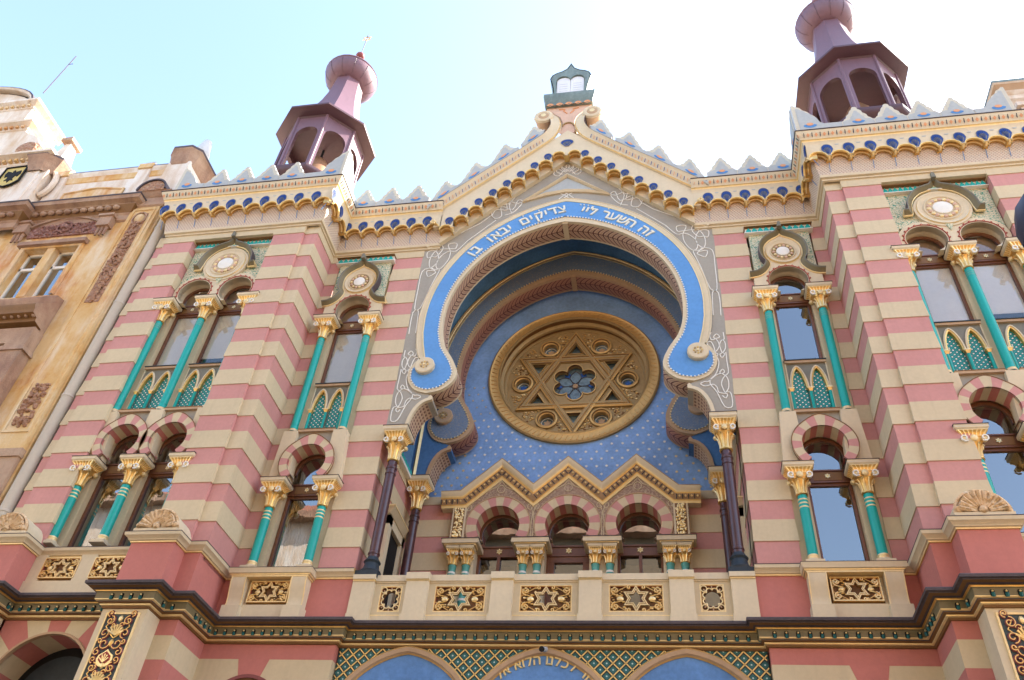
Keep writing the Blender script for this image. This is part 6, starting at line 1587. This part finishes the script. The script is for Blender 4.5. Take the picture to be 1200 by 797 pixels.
# ================================================================== street
def setting(name, mb, kind='structure'):
    o = mb.build(name, None); o['kind'] = kind; return o
G = -1.6
mb = MB(); mb.box(-400, 400, -400, 400, G - 1, G, 'paving'); setting('ground', mb)
mb = MB(); mb.box(-80, 80, -13.4, -4.6, G, G + .004, 'asphalt'); setting('road', mb)
for y0_, y1_ in ((-4.6, -.0), (-18.0, -13.4)):
    mb = MB(); mb.box(-80, 80, y0_, y1_, G, G + .13, 'paving'); setting('pavement', mb)
for k, (xa, xb, h, m_, lab) in enumerate(((-31, -11, 19.5, 'limewall', 'pale apartment house across the street from the ochre building'), (-11, 4.5, 21.5, 'housecream', 'brown apartment house across the street facing the synagogue'), (4.5, 30, 12.5, 'ochrewall', 'ochre apartment house across the street from the grey cream house'))):
    T = thing('townhouse', lab, 'building', ((xa + xb) / 2, -22, G), 'houses across the street')
    mb = MB(); yb = -18.0; mb.box(xa, xb, -27, yb, G, h, m_); mb.build('wall', T)
    mb = MB(); mb.frustum((xa, xb, -27.4, yb + .5, h), (xa, xb, -24, -21, h + 2.4), 'rooftile'); mb.box(xa, xb, yb, yb + .55, h - .35, h, 'ochrestone'); mb.build('roof', T)
    n = int((xb - xa) / 2.6)
    for i in range(n):
        for z in (.2, 3.9, 7.6, 11.3) + ((14.4,) if h > 16 else ()):
            if z > h - 2.3: continue
            x = xa + 1.3 + i * (xb - xa - 1.3) / n
            mb = MB(); mb.box(x - .12, x + 1.32, yb, yb + .08, z - .12, z + 2.22, 'stone'); mb.box(x, x + 1.2, yb + .06, yb + .09, z, z + 2.1, 'dark'); mb.box(x + .56, x + .64, yb + .08, yb + .12, z, z + 2.1, 'white'); mb.build('window', T)

# ================================================================== small things
CAM_ = thing('security_camera', 'small dark security camera under the dark cornice above the lettered arch', 'camera', (0.02, -.05, 5.62))
mb = MB(); mb.tube([(.02, -.34, 5.56), (.05, -.12, 5.64)], .045, 10, 'zinc'); mb.tube([(.018, -.352, 5.556), (.02, -.33, 5.562)], .048, 10, 'dark'); mb.build('camera_body', CAM_)
mb = MB(); mb.tube([(.05, -.14, 5.64), (.06, -.06, 5.70), (.06, .0, 5.70)], .018, 6, 'zinc'); mb.build('bracket', CAM_)
LP = thing('street_lamp', 'dark capped street lantern at the right edge of the view', 'lamp', (4.02, -11.42, G))
lx, ly = 3.945, -11.44
mb = MB(); mb.lathe([(.075, G), (.10, G + .02), (.09, G + .5), (.05, G + .7), (.042, 2.05), (.07, 2.1), (.05, 2.16)], lx, ly, 12, 'slate'); mb.build('post', LP)
mb = MB(); mb.lathe([(.0, 2.16), (.12, 2.17), (.165, 2.80)], lx, ly, 8, 'lampglass'); mb.build('lantern_glass', LP)
mb = MB(); mb.lathe([(.165, 2.80), (.195, 2.81), (.20, 2.88), (.18, 2.98), (.12, 3.06), (.04, 3.11), (.02, 3.16)], lx, ly, 16, 'navy'); mb.build('lantern_cap', LP)

# ================================================================== camera, sun and sky
cam = bpy.data.cameras.new('camera'); co = bpy.data.objects.new('camera', cam); COL.objects.link(co)
YAW, PIT, ROL, CX0, FP = -0.233321588, 0.734009180, 0.100730243, 2.21821779, 974.419328
cy_, sy_, cp_, sp_ = cos(YAW), sin(YAW), cos(PIT), sin(PIT)
F = Vector((sy_ * cp_, cy_ * cp_, sp_)); R = Vector((cy_, -sy_, 0)); U = R.cross(F)
R2 = R * cos(ROL) + U * sin(ROL); U2 = -R * sin(ROL) + U * cos(ROL)
mt = Matrix((R2, U2, -F)).transposed().to_4x4(); mt.translation = (CX0, -14.0, 0.0); co.matrix_world = mt
cam.sensor_width = 36; cam.lens = FP / 1200 * 36; cam.clip_end = 2000; cam.clip_start = .05
SC.camera = co
SUN = Vector((1.0, .45, .95)).normalized()
el = math.asin(SUN.z); az = atan2(SUN.x, SUN.y)
sl = bpy.data.lights.new('sun', 'SUN'); so = bpy.data.objects.new('sun', sl); COL.objects.link(so)
sl.energy = 4.5; sl.angle = radians(.53); sl.color = (1, .95, .86); so.rotation_euler = (-SUN).to_track_quat('-Z', 'Y').to_euler()
w = bpy.data.worlds.new('World'); SC.world = w; w.use_nodes = True; t = w.node_tree
bg = t.nodes['Background']; sk = t.nodes.new('ShaderNodeTexSky'); sk.sky_type = 'NISHITA'; sk.sun_disc = False
sk.sun_elevation = el; sk.sun_rotation = az; sk.air_density = 1.1; sk.dust_density = 1.6; sk.ozone_density = 0.0
t.links.new(sk.outputs[0], bg.inputs[0]); bg.inputs[1].default_value = .15
vs = SC.view_settings; vs.view_transform = 'Standard'; vs.look = 'None'; vs.gamma = 1; vs.exposure = 2.12; vs.use_curve_mapping = False
SC.render.engine = 'CYCLES'; SC.cycles.max_bounces = 8; SC.cycles.diffuse_bounces = 4; SC.cycles.transparent_max_bounces = 12
